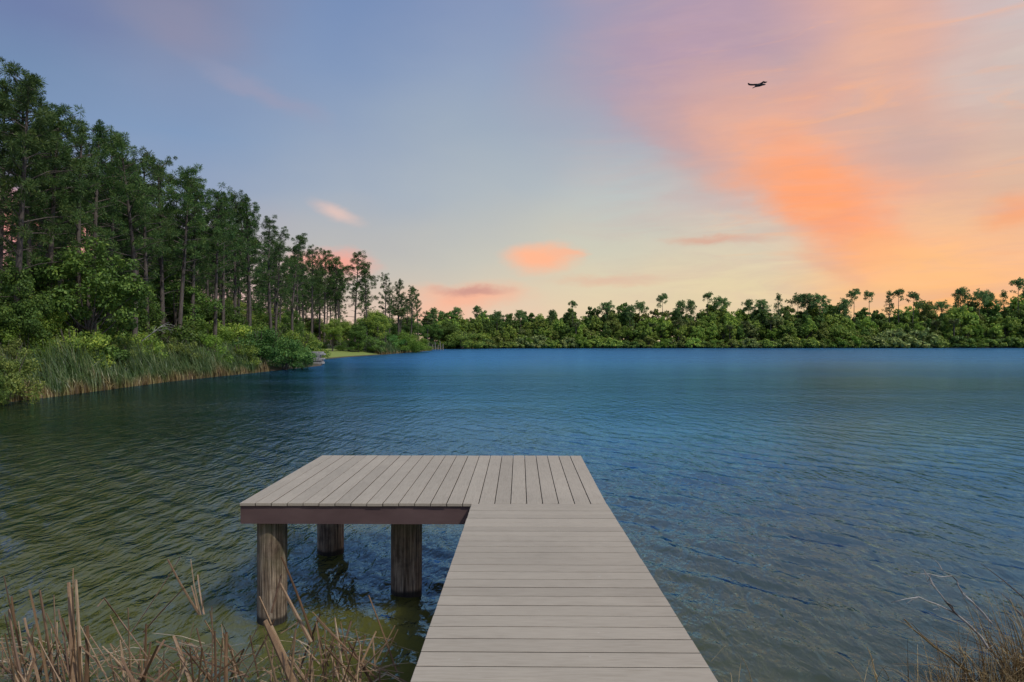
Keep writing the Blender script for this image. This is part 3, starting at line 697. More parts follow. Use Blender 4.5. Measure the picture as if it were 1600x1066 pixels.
# lower, scattered understorey
r3 = random.Random(5); cnt = 0
while cnt < 46:
    Y = 29*math.exp(r3.random()*math.log(178/29)); X = -r3.uniform(25.5, 31+Y*.10); px = 800+X/Y*F
    if not -40 < px < 660 or (92 < Y < 131 and X > -39): continue
    z0 = gz(X, Y); H = r3.uniform(2.6, 5.0)
    put_tree('shrub', SH[r3.choice(['leaf_dark', 'leaf_dark', 'leaf_mid', 'leaf_olive'])][cnt % 2], (X, Y, z0), (H/3.2*1.1, H/3.2*1.1, H/3.2), r3.random()*6.28,
        'dark undergrowth shrub among the trunks and behind the reeds of the left bank', 'shrub', 'undergrowth shrubs of the left bank', ('stem', 'foliage')); cnt += 1
for px, py, D, wf, mt, lab in [
    (8,528,28.6,.75,'leaf_olive','olive-yellow shrub at the left edge standing beside the tall green reeds'),
    (-22,560,27.2,.7,'leaf_dark','dark shrub overhanging the water at the left edge of the view'),
    (118,492,39,.9,'leaf_mid','round green shrub behind the tallest reeds'),
    (180,515,46,.9,'leaf_olive','olive shrub just behind the reeds beside the bleached dead branch'),
    (330,498,60,1.0,'leaf_light','bright yellow-green shrub between the bleached dead branch and the rounded bushes'),
    (300,515,55,1.0,'leaf_olive','dull olive shrub behind the reeds right of the bleached dead branch'),
    (408,500,60.5,1.15,'leaf_willow','rounded bright green willow bush rising over the reeds, the upper of two'),
    (446,518,62,1.25,'leaf_willow','bright green willow bush spilling over the water beside the pale stacked stones'),
    (378,528,57,1.0,'leaf_mid','green bush at the left foot of the rounded willow bush'),
    (472,545,63.5,.8,'leaf_willow','low green bush touching the water at the point before the lawn'),
    (610,515,148,1.15,'leaf_willow','green bush at the left end of the yellow-green bushes beyond the lawn'),
    (632,514,150,1.15,'leaf_light','tallest yellow-green bush above the far reed bed beyond the lawn'),
    (652,522,158,1.1,'leaf_light','yellow-green bush at the right end of the reed bed beyond the lawn'),
    (500,528,124,1.5,'leaf_dark','dark bush at the back left of the lawn'),
    (545,528,128,1.6,'leaf_dark','dark bush at the back middle of the lawn'),
    (578,520,132,1.5,'leaf_dark','dark bush at the back right corner of the lawn'),
    (470,515,105,1.4,'leaf_dark','dark bush behind the pale stacked stones'),
    (720,512,226,1.6,'leaf_mid','green bush behind the brown stumps where the far shore begins')]:
    X, D, z0, H = place_px(px, py, D); s = H/3.3
    if z0 < 0: z0 = -.05
    put_tree('bush', SH[mt][int(px) % 2], (X, D, z0), (s*wf, s*wf, s), px*.7, lab, 'bush', None, ('stem', 'foliage'))
X, D, z0, H = place_px(505, 492, 118)
for i, (px, py, D) in enumerate([(622,480,160), (598,494,152), (668,497,196)]):
    X, D, z0, H = place_px(px, py, D)
    if i == 0: PALM = palm_meshes(5)
    put_tree('palm_tree', PALM, (X, D, z0), H/8., i*2., ['palm with pale green fronds beside the last pines of the left bank',
        'lower palm just behind the bushes beyond the lawn', 'palm at the bend where the left bank meets the far shore'][i], 'palm tree')

# ------------------------------------------------------------------ reeds (uncountable)
def reeds(name, line, n, hgt, width, lab, seed=1, wd=.022, lean=-1):
    rng = np.random.default_rng(seed); line = np.array(line, float); seg = np.diff(line, axis=0); L = np.hypot(*seg.T); cum = np.concatenate([[0], np.cumsum(L)])
    t = rng.random(n)*cum[-1]; i = np.clip(np.searchsorted(cum, t)-1, 0, len(L)-1); f = (t-cum[i])/L[i]
    p = line[i]+seg[i]*f[:, None]; nrm = np.stack([-seg[i, 1], seg[i, 0]], 1)/L[i][:, None]
    off = rng.random(n)**1.3*width-.35; p = p+nrm*off[:, None]
    clump = .75+.28*np.sin(t*.9)+.2*np.sin(t*2.3+1)+.12*np.sin(t*5.1); h = hgt*rng.uniform(.4, 1.12, n)*np.clip(.55+.5*off, .5, 1)*np.clip(.55+.5*clump, .5, 1.2)
    z0 = ground_z(p[:, 0], p[:, 1])-.05; K = 6
    az = rng.normal(size=n)*.75+(math.pi if lean < 0 else 0); bend = rng.uniform(.2, 1.0, n)**1.2*1.15
    fallen = rng.random(n) < .07; bend[fallen] = rng.uniform(1.2, 2.2, fallen.sum()); h[fallen] *= .7; az[fallen] = rng.random(fallen.sum())*6.28
    d = np.stack([np.cos(az), np.sin(az)], 1); fa = rng.random(n)*6.28; side = np.stack([np.cos(fa), np.sin(fa), np.zeros(n)], 1)
    rows = []
    for k in range(K):
        u = k/(K-1); z = h*(u-.28*bend*u**3); r = h*bend*.62*u**2.2
        c = np.stack([p[:, 0]+d[:, 0]*r, p[:, 1]+d[:, 1]*r, z0+np.maximum(z, .03)], 1); w = wd*(1-.85*u**2)*rng.uniform(.8, 1.2, (n, 1))
        rows += [c-side*w, c+side*w]
    V = np.stack(rows, 1).reshape(-1, 3); b = np.arange(n)*2*K; fs = []
    for k in range(K-1): fs.append(np.stack([b+2*k, b+2*k+1, b+2*k+3, b+2*k+2], 1))
    m = MB(); m.add(V, np.concatenate(fs)); o = m.build(name, M['reed']); tag(o, lab, 'reeds', kind='stuff')
reeds('reed_bed', [(-21.2,59),(-22.3,43.5),(-21.7,32),(-21.8,27.4)][::-1], 15000, 2.45, 3.4, 'tall green reeds leaning left along the water edge of the left bank', 1)
reeds('far_reed_bed', [(-25.2,130),(-24,147),(-23,165),(-22.2,186)], 6000, 3.1, 3.0, 'green reeds with brown feet at the water edge beyond the lawn', 2, .05)
reeds('shore_reeds', [(-22.2,186),(-25,192),(-27,214),(-18,232),(0,244),(40,249)], 2500, 2.3, 2.0, 'brownish low reeds where the far shore begins', 3, .06)

for i, (X, Y, H, m) in enumerate([(-24.6,33,2.5,'leaf_olive'), (-24.9,38.5,2.6,'leaf_mid'), (-24.5,42,2.3,'leaf_olive'), (-25,46,2.8,'leaf_mid'), (-24.2,50,2.7,'leaf_olive'), (-24,54,2.9,'leaf_light'), (-25.4,35.5,3.0,'leaf_light')]):
    put_tree('shrub', SH[m][i % 2], (X, Y, gz(X, Y)), (H/3.2*.9, H/3.2*.9, H/3.2*1.05), i*1.9, 'small shrub growing up through the tall green reeds of the left bank', 'shrub', 'shrubs among the left bank reeds', ('stem', 'foliage'))
# ------------------------------------------------------------------ far shore
FB = []
for i, (m, H, rw) in enumerate([('leaf_mid',12,4.2),('leaf_dark',12,3.8),('leaf_mid',11,4.6),('leaf_grey',11,4.),('leaf_olive',12,3.8),('leaf_mid',12.5,3.6),('leaf_dark',11.5,4.4),('leaf_light',10,4)]):
    FB.append(broad_meshes(400+i, H, rw, .22, 58, 70, .34, m, (.75, 1.35), .04))
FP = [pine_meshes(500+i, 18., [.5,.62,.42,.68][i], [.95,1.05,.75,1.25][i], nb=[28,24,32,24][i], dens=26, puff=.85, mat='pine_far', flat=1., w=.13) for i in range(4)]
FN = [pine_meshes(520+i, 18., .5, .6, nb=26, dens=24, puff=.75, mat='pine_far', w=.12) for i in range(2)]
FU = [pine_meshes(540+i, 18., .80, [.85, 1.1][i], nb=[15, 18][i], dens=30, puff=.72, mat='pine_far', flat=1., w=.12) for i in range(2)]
FS = {m: shrub_meshes(600+i, m, 3.2, 2.6, 26, 70, .27, (.5, .95)) for i, m in enumerate(['leaf_mid', 'leaf_dark', 'leaf_light', 'leaf_olive', 'leaf_grey'])}
def shoreD(px):
    """distance (y) of the far waterline along the view direction through px"""
    k = (px-800)/F; best = None
    for i in range(len(SHORE)):
        a, b = SHORE[i], SHORE[(i+1) % len(SHORE)]; fa, fb = a[0]-k*a[1], b[0]-k*b[1]
        if fa*fb <= 0 and abs(fa-fb) > 1e-9:
            y = a[1]+(b[1]-a[1])*fa/(fa-fb)
            if y > 100 and (best is None or y > best): best = y
    return best or 250
canopy = lambda px: np.interp(px, [640,700,760,860,950,1020,1040,1060,1100,1250,1320,1350,1405,1440,1500,1600,1700], [500,494,497,496,488,486,491,486,486,480,486,495,494,486,480,476,474])
r4 = random.Random(77)
# nearer fringe row, main row, back row
n_far = 0
for row, (dd, n, top) in enumerate([(5, 62, .62), (10, 66, .86), (17, 62, 1.02), (27, 50, 1.08)]):
    for i in range(n):
        px = 668+(1660-668)*(i+r4.uniform(.1, .9))/n; D = shoreD(px)+dd+r4.uniform(-1.5, 3.5)
        if px < 700 and row == 0: continue
        X = (px-800)/F*D; z0 = gz(X, D); Ht = (533-canopy(px))/F*D+CAMZ
        H = Ht*top*r4.uniform(.76, 1.2)*1.05; v = r4.choice([0, 0, 1, 2, 3, 4, 5, 5, 6, 7, 2]) if row < 2 else r4.choice([0, 1, 2, 4, 5, 6, 6, 1])
        s = (H-z0)/12.; w = r4.uniform(.75, 1.15)*s
        put_tree('broadleaf_tree', FB[v], (X, D, z0), (w*.92, w*.92, s), r4.random()*6.28,
            ['broadleaf tree in the front row of the far shore, crown reaching the water fringe', 'broadleaf tree in the middle of the wood on the far shore',
             'broadleaf tree at canopy height in the wood on the far shore', 'broadleaf tree at the back of the wood on the far shore'][row], 'tree',
            ['front row trees of the far shore', 'middle trees of the far shore', 'canopy trees of the far shore', 'back trees of the far shore'][row])
        n_far += 1
for k in range(56):
    px = 685+(1655-685)*(k+r4.uniform(0, 1))/56; D = shoreD(px)+r4.uniform(6, 14); X = (px-800)/F*D; H = r4.uniform(4.5, 7.5); m = r4.choice(['leaf_mid', 'leaf_dark', 'leaf_mid', 'leaf_olive'])
    put_tree('shrub', FS[m], (X, D, gz(X, D)), (H/3.2*.9, H/3.2*.9, H/3.2), r4.random()*6.28,
        'tall shrub filling between the trunks behind the waterline of the far shore', 'shrub', 'tall shrubs between the far shore trunks', ('stem', 'foliage'))
for k in range(88):
    px = 690+(1650-690)*(k+r4.uniform(0, 1))/88; D = shoreD(px)+r4.uniform(-.4, 1.8); X = (px-800)/F*D; H = r4.uniform(2.2, 5.)
    m = r4.choice(['leaf_mid', 'leaf_mid', 'leaf_dark', 'leaf_olive', 'leaf_grey', 'leaf_light'])
    put_tree('shrub', FS[m], (X, D, max(gz(X, D), -.05)), (H/3.2*1.1, H/3.2*1.1, H/3.2), r4.random()*6.28,
        'low shrub overhanging the water along the far shore', 'shrub', 'shrubs along the far waterline', ('stem', 'foliage'))
for px, py, mt, lab in [
    (850,527,'leaf_light','bright yellow-green bush at the far waterline left of the middle of the view'),
    (906,522,'leaf_light','rounded lime-green bush at the far waterline below the sparse broken-topped pine'),
    (1126,530,'leaf_light','small lime bush at the far waterline below the round-topped pine'),
    (1400,512,'leaf_grey','blue-green bush at the far waterline beneath the pair of umbrella pines'),
    (1440,512,'leaf_grey','blue-green bush overhanging dark water right of the umbrella pines'),
    (1372,520,'leaf_grey','pale blue-green bush at the far waterline under the thin lone pine')]:
    D = shoreD(px)+.4; X = (px-800)/F*D; z0 = .1; H = (533-py)/F*D+CAMZ
    put_tree('bush', FS[mt], (X, D, z0), (H/3.2, H/3.2, H/3.2), px*.3, lab, 'bush', None, ('stem', 'foliage'))
FARP = [(677,483,0),(690,487,2),(715,482,0),(744,480,1),(776,489,3),(814,486,1),(862,486,0),(895,472,6),(950,475,3),(984,479,0),(998,475,3),
  (1036,463,7),(1063,472,0),(1080,470,2),(1106,459,6),(1126,468,3),(1170,470,0),(1192,470,1),(1217,460,4),(1246,464,3),(1262,461,1),(1279,464,3),
  (1321,468,2),(1334,456,7),(1358,457,6),(1389,456,5),(1404,454,6),(1424,460,7),(1449,478,0),(1473,474,3),(1501,451,2),(1530,458,3),(1546,460,1),(1569,455,4),(1591,438,6),(1612,450,1)]
FL = {677:'small pine at the left end of the far shore beside the left bank pines',744:'dark round-topped pine left of the mauve and orange cloud streak',
  895:'sparse broken-topped pine alone above the low canopy left of centre',950:'round dome-headed pine left of the flat sparse pine',1036:'flat-topped sparse pine standing clear of the canopy right of centre',
  1106:'ragged half-dead pine with forked top right of the flat-topped sparse pine',1126:'round-headed pine just right of the ragged forked pine',1217:'ragged narrow pine poking out between two low stretches of canopy',
  1334:'pine with a tilted flat head left of the lone thin pine',1358:'lone pine with small umbrella head and thin bare trunk against the yellow sky',
  1389:'very narrow wispy pine between the lone pine and the umbrella pair',1404:'small-headed umbrella pine left of the broad dome pine',1424:'broad dome-headed umbrella pine on the right part of the far shore',
  1501:'pine with pointed layered head above the orange glow',1530:'wide flat-headed pine joined crown to crown with its neighbours before the right edge',1591:'tallest pine of the far shore, layered branches at the right edge'}
for i, (px, py, v) in enumerate(FARP):
    D = shoreD(px)+12+(i*7 % 9); X = (px-800)/F*D; z0 = gz(X, D); H = (533-py)/F*D+CAMZ-z0; ms = (FP+FN+FU)[v]; s = H/18.3
    lab = FL.get(px); 
    put_tree('pine_tree', ms, (X, D, z0), s, i*2.1, lab or 'pine whose dark head barely clears the canopy of the far shore', 'pine tree', None if lab else 'pines among the far shore canopy')
for i, px in enumerate([1140, 1165, 1205, 1440, 1462, 1490, 1585, 1060, 1020, 900]):
    D = shoreD(px)+4+(i*3 % 5); X = (px-800)/F*D; put_tree('palm_tree', PALM, (X, D, gz(X, D)), r4.uniform(1.0, 1.4), i*1.1,
      'fan palm standing in the green wall of the far shore', 'palm tree', 'fan palms of the far shore')

# ------------------------------------------------------------------ small things on the banks
def stick(name, paths, mat, lab, cat, seed=0, n=6):
    m = MB(); rng = random.Random(seed)
    for pts, r0, r1 in paths:
        pts = [Vector(p) for p in pts]; L = len(pts)
        m.tube(pts, [r0+(r1-r0)*i/(L-1) for i in range(L)], n)
    o = m.build(name, M[mat], smooth=True); tag(o, lab, cat); return o
# bleached dead branch over the reeds
def dead_branch():
    D = 45; q = lambda x, y, d=0: P(x, y, D+d); a = []
    a.append(([q(222,533), q(236,522), q(250,511,.3), q(262,507,.6)], .03, .013)); a.append(([q(236,522), q(246,516,-.4), q(262,514,-.6), q(272,516,-.8)], .022, .009))
    for x, y, u, v in [(250,511,264,504),(250,511,270,512),(262,507,274,510),(246,516,258,520),(262,514,268,520),(240,519,244,510)]: a.append(([q(x, y), q((x+u)/2, (y+v)/2-1, .2), q(u, v, .4)], .011, .006))
    stick('dead_branch', a, 'driftwood', 'bleached forked dead branch sticking out above the reeds of the left bank', 'branch')
    a = [([P(150,497,41), P(175,496,41), P(208,492,41.5)], .03, .015), ([P(165,503,41), P(185,498,41), P(196,500,41)], .02, .01)]
    stick('dead_branch', a, 'bark_pale', 'thin pale dead branch lying level in the dark shrubs above the tallest reeds', 'branch')
dead_branch()
def stones():
    rng = random.Random(9); m = MB(); D = 76; b = P(493, 558, D); 
    z = -.1; row = 0
    while z < 1.35:
        h = rng.uniform(.13, .24); x = -.65+rng.uniform(-.1, .1)
        while x < .55:
            w = rng.uniform(.35, .7); y0 = rng.uniform(-.09, .09)
            m.box(b.x+x, b.x+x+w-.02, D-.4+y0, D+.5+y0, z, z+h-.015, bev=.03); x += w
        z += h
    o = m.build('stone_stack', M['stone']); tag(o, 'pale grey stacked stones at the water edge between the green willow bush and the lawn', 'stone wall')
stones()
for i, (px, h) in enumerate([(676,1.6),(680,2.2),(684,1.5),(688,2.6),(692,1.8)]):
    D = 198-i; X = (px-800)/F*D; z = 0
    stick('wooden_stump', [([(X, D, -.5), (X+.05, D, h*.5), (X+.15*(i % 3-1), D, h)], .16, .10)], 'bark_pale', 'weathered brown stump standing at the water edge where the far shore begins', 'stump', i)
    bpy.context.scene.collection.objects[-1]['group'] = 'stumps at the bend of the shore'

# ------------------------------------------------------------------ dry reeds in front (left) : each clump is one plant
def ribbon(m, pts, w0, w1, rng, flat=.35):
    """a stiff dry reed: flattened tube"""
    pts = [Vector(p) for p in pts]; n = 5; L = len(pts); V = []; Fc = []
    ax = Vector((rng.uniform(-1, 1), rng.uniform(-.6, .6), 0)).normalized()
    for i, p in enumerate(pts):
        t = (pts[min(i+1, L-1)]-pts[max(i-1, 0)]).normalized(); a = (ax-t*ax.dot(t)).normalized(); b = t.cross(a); w = w0+(w1-w0)*i/(L-1)
        for j in range(n):
            an = 2*math.pi*j/n; V.append(tuple(p+a*math.cos(an)*w+b*math.sin(an)*w*flat))
    for i in range(L-1):
        for j in range(n): k = (j+1) % n; Fc.append((i*n+j, (i+1)*n+j, (i+1)*n+k, i*n+k))
    m.add(V, Fc)
def q6(X, Y, D): return P(X/2.5, 850+Y/2.5, D)
def stalk(m, x0, y0, x1, y1, D, w, rng, D2=None, curve=0.02):
    a = q6(x0, y0, D); b = q6(x1, y1, D2 if D2 else D+rng.uniform(-.15, .25)); L = (b-a).length
    o = Vector((rng.uniform(-1, 1), rng.uniform(-1, 1), rng.uniform(-.3, .3)))*curve*L
    # carry the stalk down into the ground or water when its foot is low in the frame
    if y0 > 520: a = a+(a-b)*.35
    pts = [a+(b-a)*t+o*math.sin(t*3.14) for t in (0, .3, .6, .85, 1)]
    ribbon(m, pts, w*1.6, w*1.0, rng, .5)
def kinked(m, x, y, an, ln, D, w, rng):
    a = q6(x, y+80, D); b = q6(x+math.sin(an)*ln, y-math.cos(an)*ln, D+rng.uniform(-.1, .3)); L = (b-a).length; t = rng.uniform(.4, .8)
    k = a.lerp(b, t); side = rng.choice([-1, 1]); fall = Vector((side*rng.uniform(.4, 1.), rng.uniform(-.4, .4), rng.uniform(-.9, .25))).normalized()*L*(1-t)*rng.uniform(.7, 1.6)
    ribbon(m, [a, a.lerp(k, .5), k-(k-a)*.02, k+fall*.06, k+fall*.6, k+fall+Vector((0, 0, -.03))], w, w*.6, rng, .45)
def dry_clump(lab, cx, items, fill, seed, mat='straw', spread=60):
    rng = random.Random(seed); m = MB()
    for it in items: stalk(m, *it[:4], it[4], it[5], rng)
    for _ in range(int(fill*.6)):
        x = cx+rng.gauss(0, spread); y0 = rng.uniform(470, 560); ln = rng.uniform(70, 250); an = rng.gauss(0, .65)
        stalk(m, x, y0+60, x+math.sin(an)*ln, y0-math.cos(an)*ln, rng.uniform(4.7, 5.5), rng.choice([.003, .004, .005, .008]), rng)
    for _ in range(int(fill*.6)):
        kinked(m, cx+rng.gauss(0, spread*1.1), rng.uniform(455, 560), rng.gauss(0, .6), rng.uniform(70, 240), rng.uniform(4.7, 5.5), rng.choice([.004, .005, .007, .009]), rng)
    o = m.build('reed_clump', M[mat]); tag(o, lab, 'reeds')
dry_clump('clump of upright brown broken reeds at the lower left corner', 90, [
  (180,540,115,180,4.9,.008),(215,540,155,180,4.95,.009),(240,540,210,200,5.,.007),(95,540,35,255,4.8,.009),(120,540,15,125,5.1,.004),(85,430,45,205,5.,.006),
  (150,540,95,290,4.8,.007),(60,540,20,350,4.7,.006),(205,500,200,330,5.,.004)], 34, 1)
dry_clump('thick bundle of brown reeds standing tallest in the lower left, right of the corner clump', 300, [
  (285,540,268,150,4.9,.012),(305,540,282,170,4.92,.011),(318,540,296,140,4.95,.010),(300,540,286,95,5.,.004),(335,540,342,320,4.85,.011),(352,540,330,320,4.9,.006),
  (270,540,228,255,4.9,.006),(282,540,180,270,5.,.004)], 22, 2, spread=50)
dry_clump('loose clump of crossing bent reeds between the tall bundle and the first pile', 560, [
  (510,540,500,250,5.,.007),(500,340,405,210,5.5,.005),(590,460,410,215,5.3,.004),(540,500,548,410,5.1,.004),(560,345,720,172,6.,.006),(510,350,705,50,6.,.006),
  (560,500,430,280,5.2,.004),(380,245,410,210,5.6,.004),(530,540,400,400,5.,.005),(470,540,350,355,5.1,.004)], 30, 3, spread=70)
dry_clump('few thin reeds standing by themselves in open water left of the first pile', 770, [
  (783,282,655,60,6.5,.008),(776,282,748,165,6.5,.011),(786,284,745,60,6.5,.004),(800,290,772,120,6.5,.006),(784,284,730,190,6.5,.004),(786,284,800,200,6.5,.004)], 0, 4)
dry_clump('low tangle of brown reeds with a curled pale tip left of the first pile', 800, [
  (740,540,678,360,4.9,.011),(820,540,712,400,4.95,.008),(885,540,885,345,4.9,.011),(885,350,868,312,4.9,.003),(970,520,610,380,5.1,.006),(975,520,690,370,5.2,.004),
  (720,560,610,430,4.9,.006),(960,540,800,300,5.2,.006),(830,530,1000,420,5.,.004),(850,480,820,260,5.8,.006),(620,540,622,490,4.9,.006)], 34, 5, spread=80)
dry_clump('thick broken brown reeds leaning in front of the first pile', 1130, [
  (1140,540,1035,300,4.8,.020),(1100,420,1012,205,5.,.010),(1160,540,1060,320,4.85,.012),(1215,385,1095,155,5.2,.011),(1225,380,1100,50,5.25,.007),(1060,270,1100,118,5.1,.006),
  (1000,440,1072,295,5.,.005),(1095,350,1170,300,5.1,.004),(1200,540,1130,440,4.8,.010),(1165,300,1130,440,5.,.003),(1250,470,1170,380,5.,.007)], 26, 6, spread=70)
dry_clump('fan of thin tan reeds at the water between the first pile and the walkway', 1380, [
  (1480,530,1220,265,5.,.006),(1490,540,1235,290,5.,.005),(1550,500,1440,200,5.2,.006),(1300,400,1250,530,5.,.004),(1400,540,1270,400,4.9,.006),(1590,540,1290,380,5.1,.004),
  (1330,540,1290,420,4.95,.007)], 34, 7, spread=80)
# pale fallen straws over the whole tangle
def straws(lab, x0, x1, seed, n):
    rng = random.Random(seed); m = MB()
    for _ in range(n):
        x = rng.uniform(x0, x1); y = rng.uniform(385, 545); an = rng.choice([-1, 1])*rng.uniform(.9, 1.75); ln = rng.uniform(70, 230)
        D = rng.uniform(4.9, 5.6); a = q6(x, y, D); b = q6(x+math.sin(an)*ln, y-math.cos(an)*ln*.6, D+rng.uniform(-.3, .3))
        k = a.lerp(b, rng.uniform(.35, .7))+Vector((0, 0, rng.uniform(-.03, .06)))
        ribbon(m, [a, a.lerp(k, .5), k, k.lerp(b, .5), b], .0042, .002, rng)
    o = m.build('fallen_straw', M['straw_pale']); tag(o, lab, 'straw', kind='stuff')
straws('pale broken straws lying criss-cross over the brown reeds at the lower left', 20, 1560, 11, 85)

# ------------------------------------------------------------------ right foreground
def q7(X, Y, D): return P(1100+X/3.2, 850+Y/3.2, D)
def poly(lst, D0, D1): 
    n = len(lst); return [q7(x, y, D0+(D1-D0)*i/(n-1)) for i, (x, y) in enumerate(lst)]
stick('bare_branch', [(poly([(1420,520),(1385,465),(1320,400),(1255,345),(1232,315),(1210,290),(1185,255),(1160,225),(1142,195),(1130,170),(1112,150),(1100,130)], 4.9, 5.2), .009, .0025),
   (poly([(1255,345),(1205,322),(1160,300),(1115,285),(1075,265),(1010,275),(935,293)], 5.0, 4.8), .0055, .0018), (poly([(1160,225),(1140,200),(1128,180),(1132,155)], 5.1, 5.1), .005, .002),
   (poly([(1210,290),(1240,310),(1255,345)], 5., 5.05), .006, .004), (poly([(1075,265),(1040,280),(1010,300)], 4.8, 4.8), .003, .0015), (poly([(1160,300),(1180,322),(1145,328)], 4.9, 4.9), .003, .0015),
   (poly([(1130,170),(1118,190),(1100,130)], 5.2, 5.2), .003, .0015), (poly([(1142,195),(1120,205)], 5.2, 5.2), .003, .0015)], 'twig',
   'silvery forked bare branch leaning over the water at the lower right', 'branch')
stick('bare_branch', [(poly([(1440,400),(1395,345),(1340,290),(1300,255),(1290,240),(1272,210),(1265,185),(1240,160),(1215,148),(1190,130),(1145,110)], 5.1, 5.5), .008, .002),
   (poly([(1190,130),(1180,110),(1165,90),(1130,62)], 5.4, 5.5), .004, .0015), (poly([(1240,160),(1185,165),(1130,150),(1070,150),(1000,165)], 5.3, 5.2), .004, .001),
   (poly([(1290,240),(1310,250),(1305,262)], 5.2, 5.2), .003, .0015)], 'twig', 'dark bare branch with a grey tip behind the silvery forked one at the lower right', 'branch')
stick('bare_branch', [(poly([(1640,310),(1570,245),(1500,185),(1440,140),(1385,100)], 5.3, 5.5), .006, .002), (poly([(1500,185),(1480,190),(1460,175)], 5.4, 5.4), .003, .001),
   (poly([(1590,360),(1555,325),(1530,285),(1500,260),(1470,235)], 5.2, 5.3), .006, .0015), (poly([(1555,325),(1565,300),(1545,300)], 5.2, 5.2), .003, .001)], 'darkwood',
   'thin dark twig reaching in from the right edge above the dry grass', 'branch')
def tussock(name, lab, cx, cy, D, n, hmin, hmax, seed, spread=.28, mat='drygrass', extra=None, w=.0042, leanx=-.12):
    rng = random.Random(seed); m = MB(); b = q7(cx, cy, D)
    for _ in range(n):
        p = Vector((b.x+rng.gauss(0, spread), b.y+rng.gauss(0, spread*.6), 0)); p.z = gz(p.x, p.y)-.03 if gz(p.x, p.y) > -.1 else -.08
        h = rng.uniform(hmin, hmax); az = rng.random()*6.28; bend = rng.uniform(.1, 1.)**1.4; dx, dy = math.cos(az)*bend+leanx, math.sin(az)*bend*.7
        pts = []
        for t in (0, .2, .42, .62, .8, 1):
            pts.append(p+Vector((dx*h*.75*t**1.9, dy*h*.75*t**1.9, h*(t-.55*bend*t**3))))
        ribbon(m, pts, w*rng.uniform(.6, 1.3), .0008, rng, .25)
    if extra:
        for lst, d0, w0, w1 in extra: ribbon(m, poly(lst, d0, d0+.1), w0, w1, rng, .4)
    o = m.build(name, M[mat]); tag(o, lab, 'grass')
tussock('grass_tussock', 'dense tussock of dry brown grass at the lower right corner', 1525, 690, 4.75, 900, .22, .66, 31, .28, extra=[
   ([(1330,640),(1290,620),(1220,560),(1150,515),(1100,470),(1050,430),(1000,375)], 4.9, .010, .005), ([(1310,640),(1240,580),(1150,505),(1085,450),(1040,400),(990,380)], 4.92, .006, .002),
   ([(1050,430),(1010,400),(960,380),(915,382)], 4.95, .003, .001), ([(1040,415),(1000,430),(950,428)], 4.95, .003, .001), ([(1290,625),(1150,605),(1040,600),(940,600)], 4.8, .004, .002),
   ([(1160,590),(1080,560),(1020,535),(965,510)], 4.85, .004, .0015), ([(1150,575),(1080,552),(1030,548),(985,550)], 4.85, .003, .001), ([(1440,540),(1420,490),(1400,430),(1375,380)], 4.9, .006, .003),
   ([(1600,560),(1570,460),(1545,390),(1500,340),(1440,300),(1400,285)], 4.9, .006, .002), ([(1610,520),(1590,430),(1560,370),(1500,330)], 4.95, .008, .002)])
tussock('grass_tussock', 'taller dry grass with drooping tips cut by the right edge', 1650, 640, 4.9, 340, .45, 1.0, 32, .16, leanx=-.25)
tussock('grass_tussock', 'sparse straw-coloured grass spilling left of the dense corner tussock', 1350, 720, 4.75, 150, .18, .42, 33, .2, mat='straw_pale', leanx=-.2)
def sprig(lab, items, mat='drygrass'):
    rng = random.Random(len(lab)); m = MB()
    for lst, w in items:
        ext = [(lst[0][0]+(lst[0][0]-lst[1][0])*.6, lst[0][1]+(lst[0][1]-lst[1][1])*.6)]+lst
        ribbon(m, poly(ext, 5.0, 5.1), w, w*.35, rng, .4)
    o = m.build('grass_sprig', M[mat]); tag(o, lab, 'grass')
sprig('small sprig of dry grass beside the right edge of the walkway', [([(240,700),(225,640),(205,595),(185,562)], .0055), ([(172,700),(178,640),(185,590)], .003), ([(140,700),(137,665),(133,640)], .004), ([(60,560),(100,515),(112,508)], .002)])
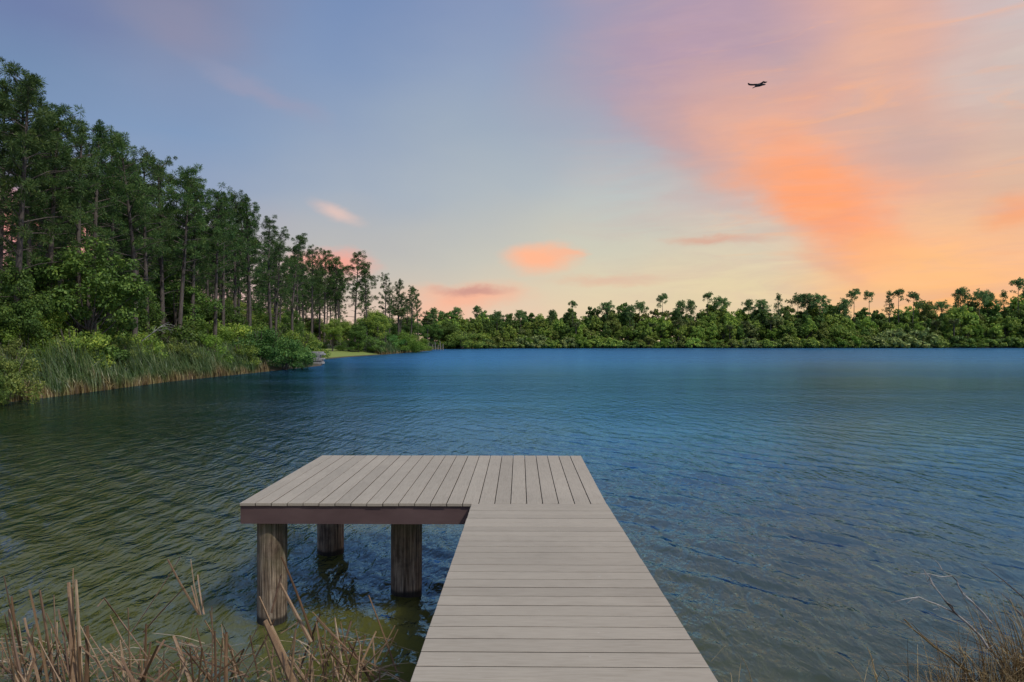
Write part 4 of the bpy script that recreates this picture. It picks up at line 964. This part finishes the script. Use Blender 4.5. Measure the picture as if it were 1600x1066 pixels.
sprig('dry grass sprig with splayed tip in the water between walkway and corner tussock', [([(868,700),(850,620),(835,560),(815,515)], .007), ([(845,640),(820,580),(770,625)], .003), ([(800,700),(812,640),(828,580)], .003), ([(855,640),(835,600),(850,575)], .003), ([(825,600),(800,640),(740,655)], .002)])

# ------------------------------------------------------------------ bird
def bird():
    D = 60; b0 = lambda X, Y, dy=0.: P(1130+X/14.545, 100+Y/14.545, D+dy)
    m = MB()
    body = [(672,548,.0),(715,525,.03),(760,497,.085),(810,482,.11),(860,470,.10),(900,468,.07),(930,470,.05),(962,468,.008)]
    m.tube([b0(x, y, 0) for x, y, r in body], [max(r*1.35, .03) for x, y, r in body], 10)
    def wing(sec):
        V = []; Fc = []
        for (x, y, dy, ch, th) in sec:
            c = b0(x, y, dy); f = Vector((.62, -.70, .1)).normalized()*ch*1.15; th = th*1.6
            V += [tuple(c+f*.5), tuple(c+Vector((0, 0, th))+f*.1), tuple(c-f*.5), tuple(c-Vector((0, 0, th))+f*.1)]
        for i in range(len(sec)-1):
            for j in range(4): k = (j+1) % 4; Fc.append((i*4+j, (i+1)*4+j, (i+1)*4+k, i*4+k))
        m.add(V, Fc); n = len(sec); m.add(V[:4], [(3, 2, 1, 0)]); m.add(V[-4:], [(0, 1, 2, 3)])
    wing([(815,478,0,.34,.06),(740,474,.15,.34,.05),(670,478,.3,.30,.05),(610,474,.42,.22,.05),(580,458,.5,.14,.045),(563,440,.55,.05,.03)])
    wing([(815,470,0,.32,.06),(860,448,-.15,.30,.06),(905,412,-.3,.22,.05),(940,422,-.45,.18,.05),(970,418,-.52,.10,.035),(996,408,-.58,.04,.02)])
    # tail fan
    a, c = b0(735, 512, 0), b0(668, 550, 0); m.add([tuple(a+Vector((0, .06, .02))), tuple(a-Vector((0, .06, .02))), tuple(c-Vector((.0, .14, .07))), tuple(c+Vector((0, .14, .05)))], [(0, 1, 2, 3)])
    o = m.build('bird', M['feather'], smooth=False); tag(o, 'black bird gliding with spread wings in the pink evening sky', 'bird')
bird()
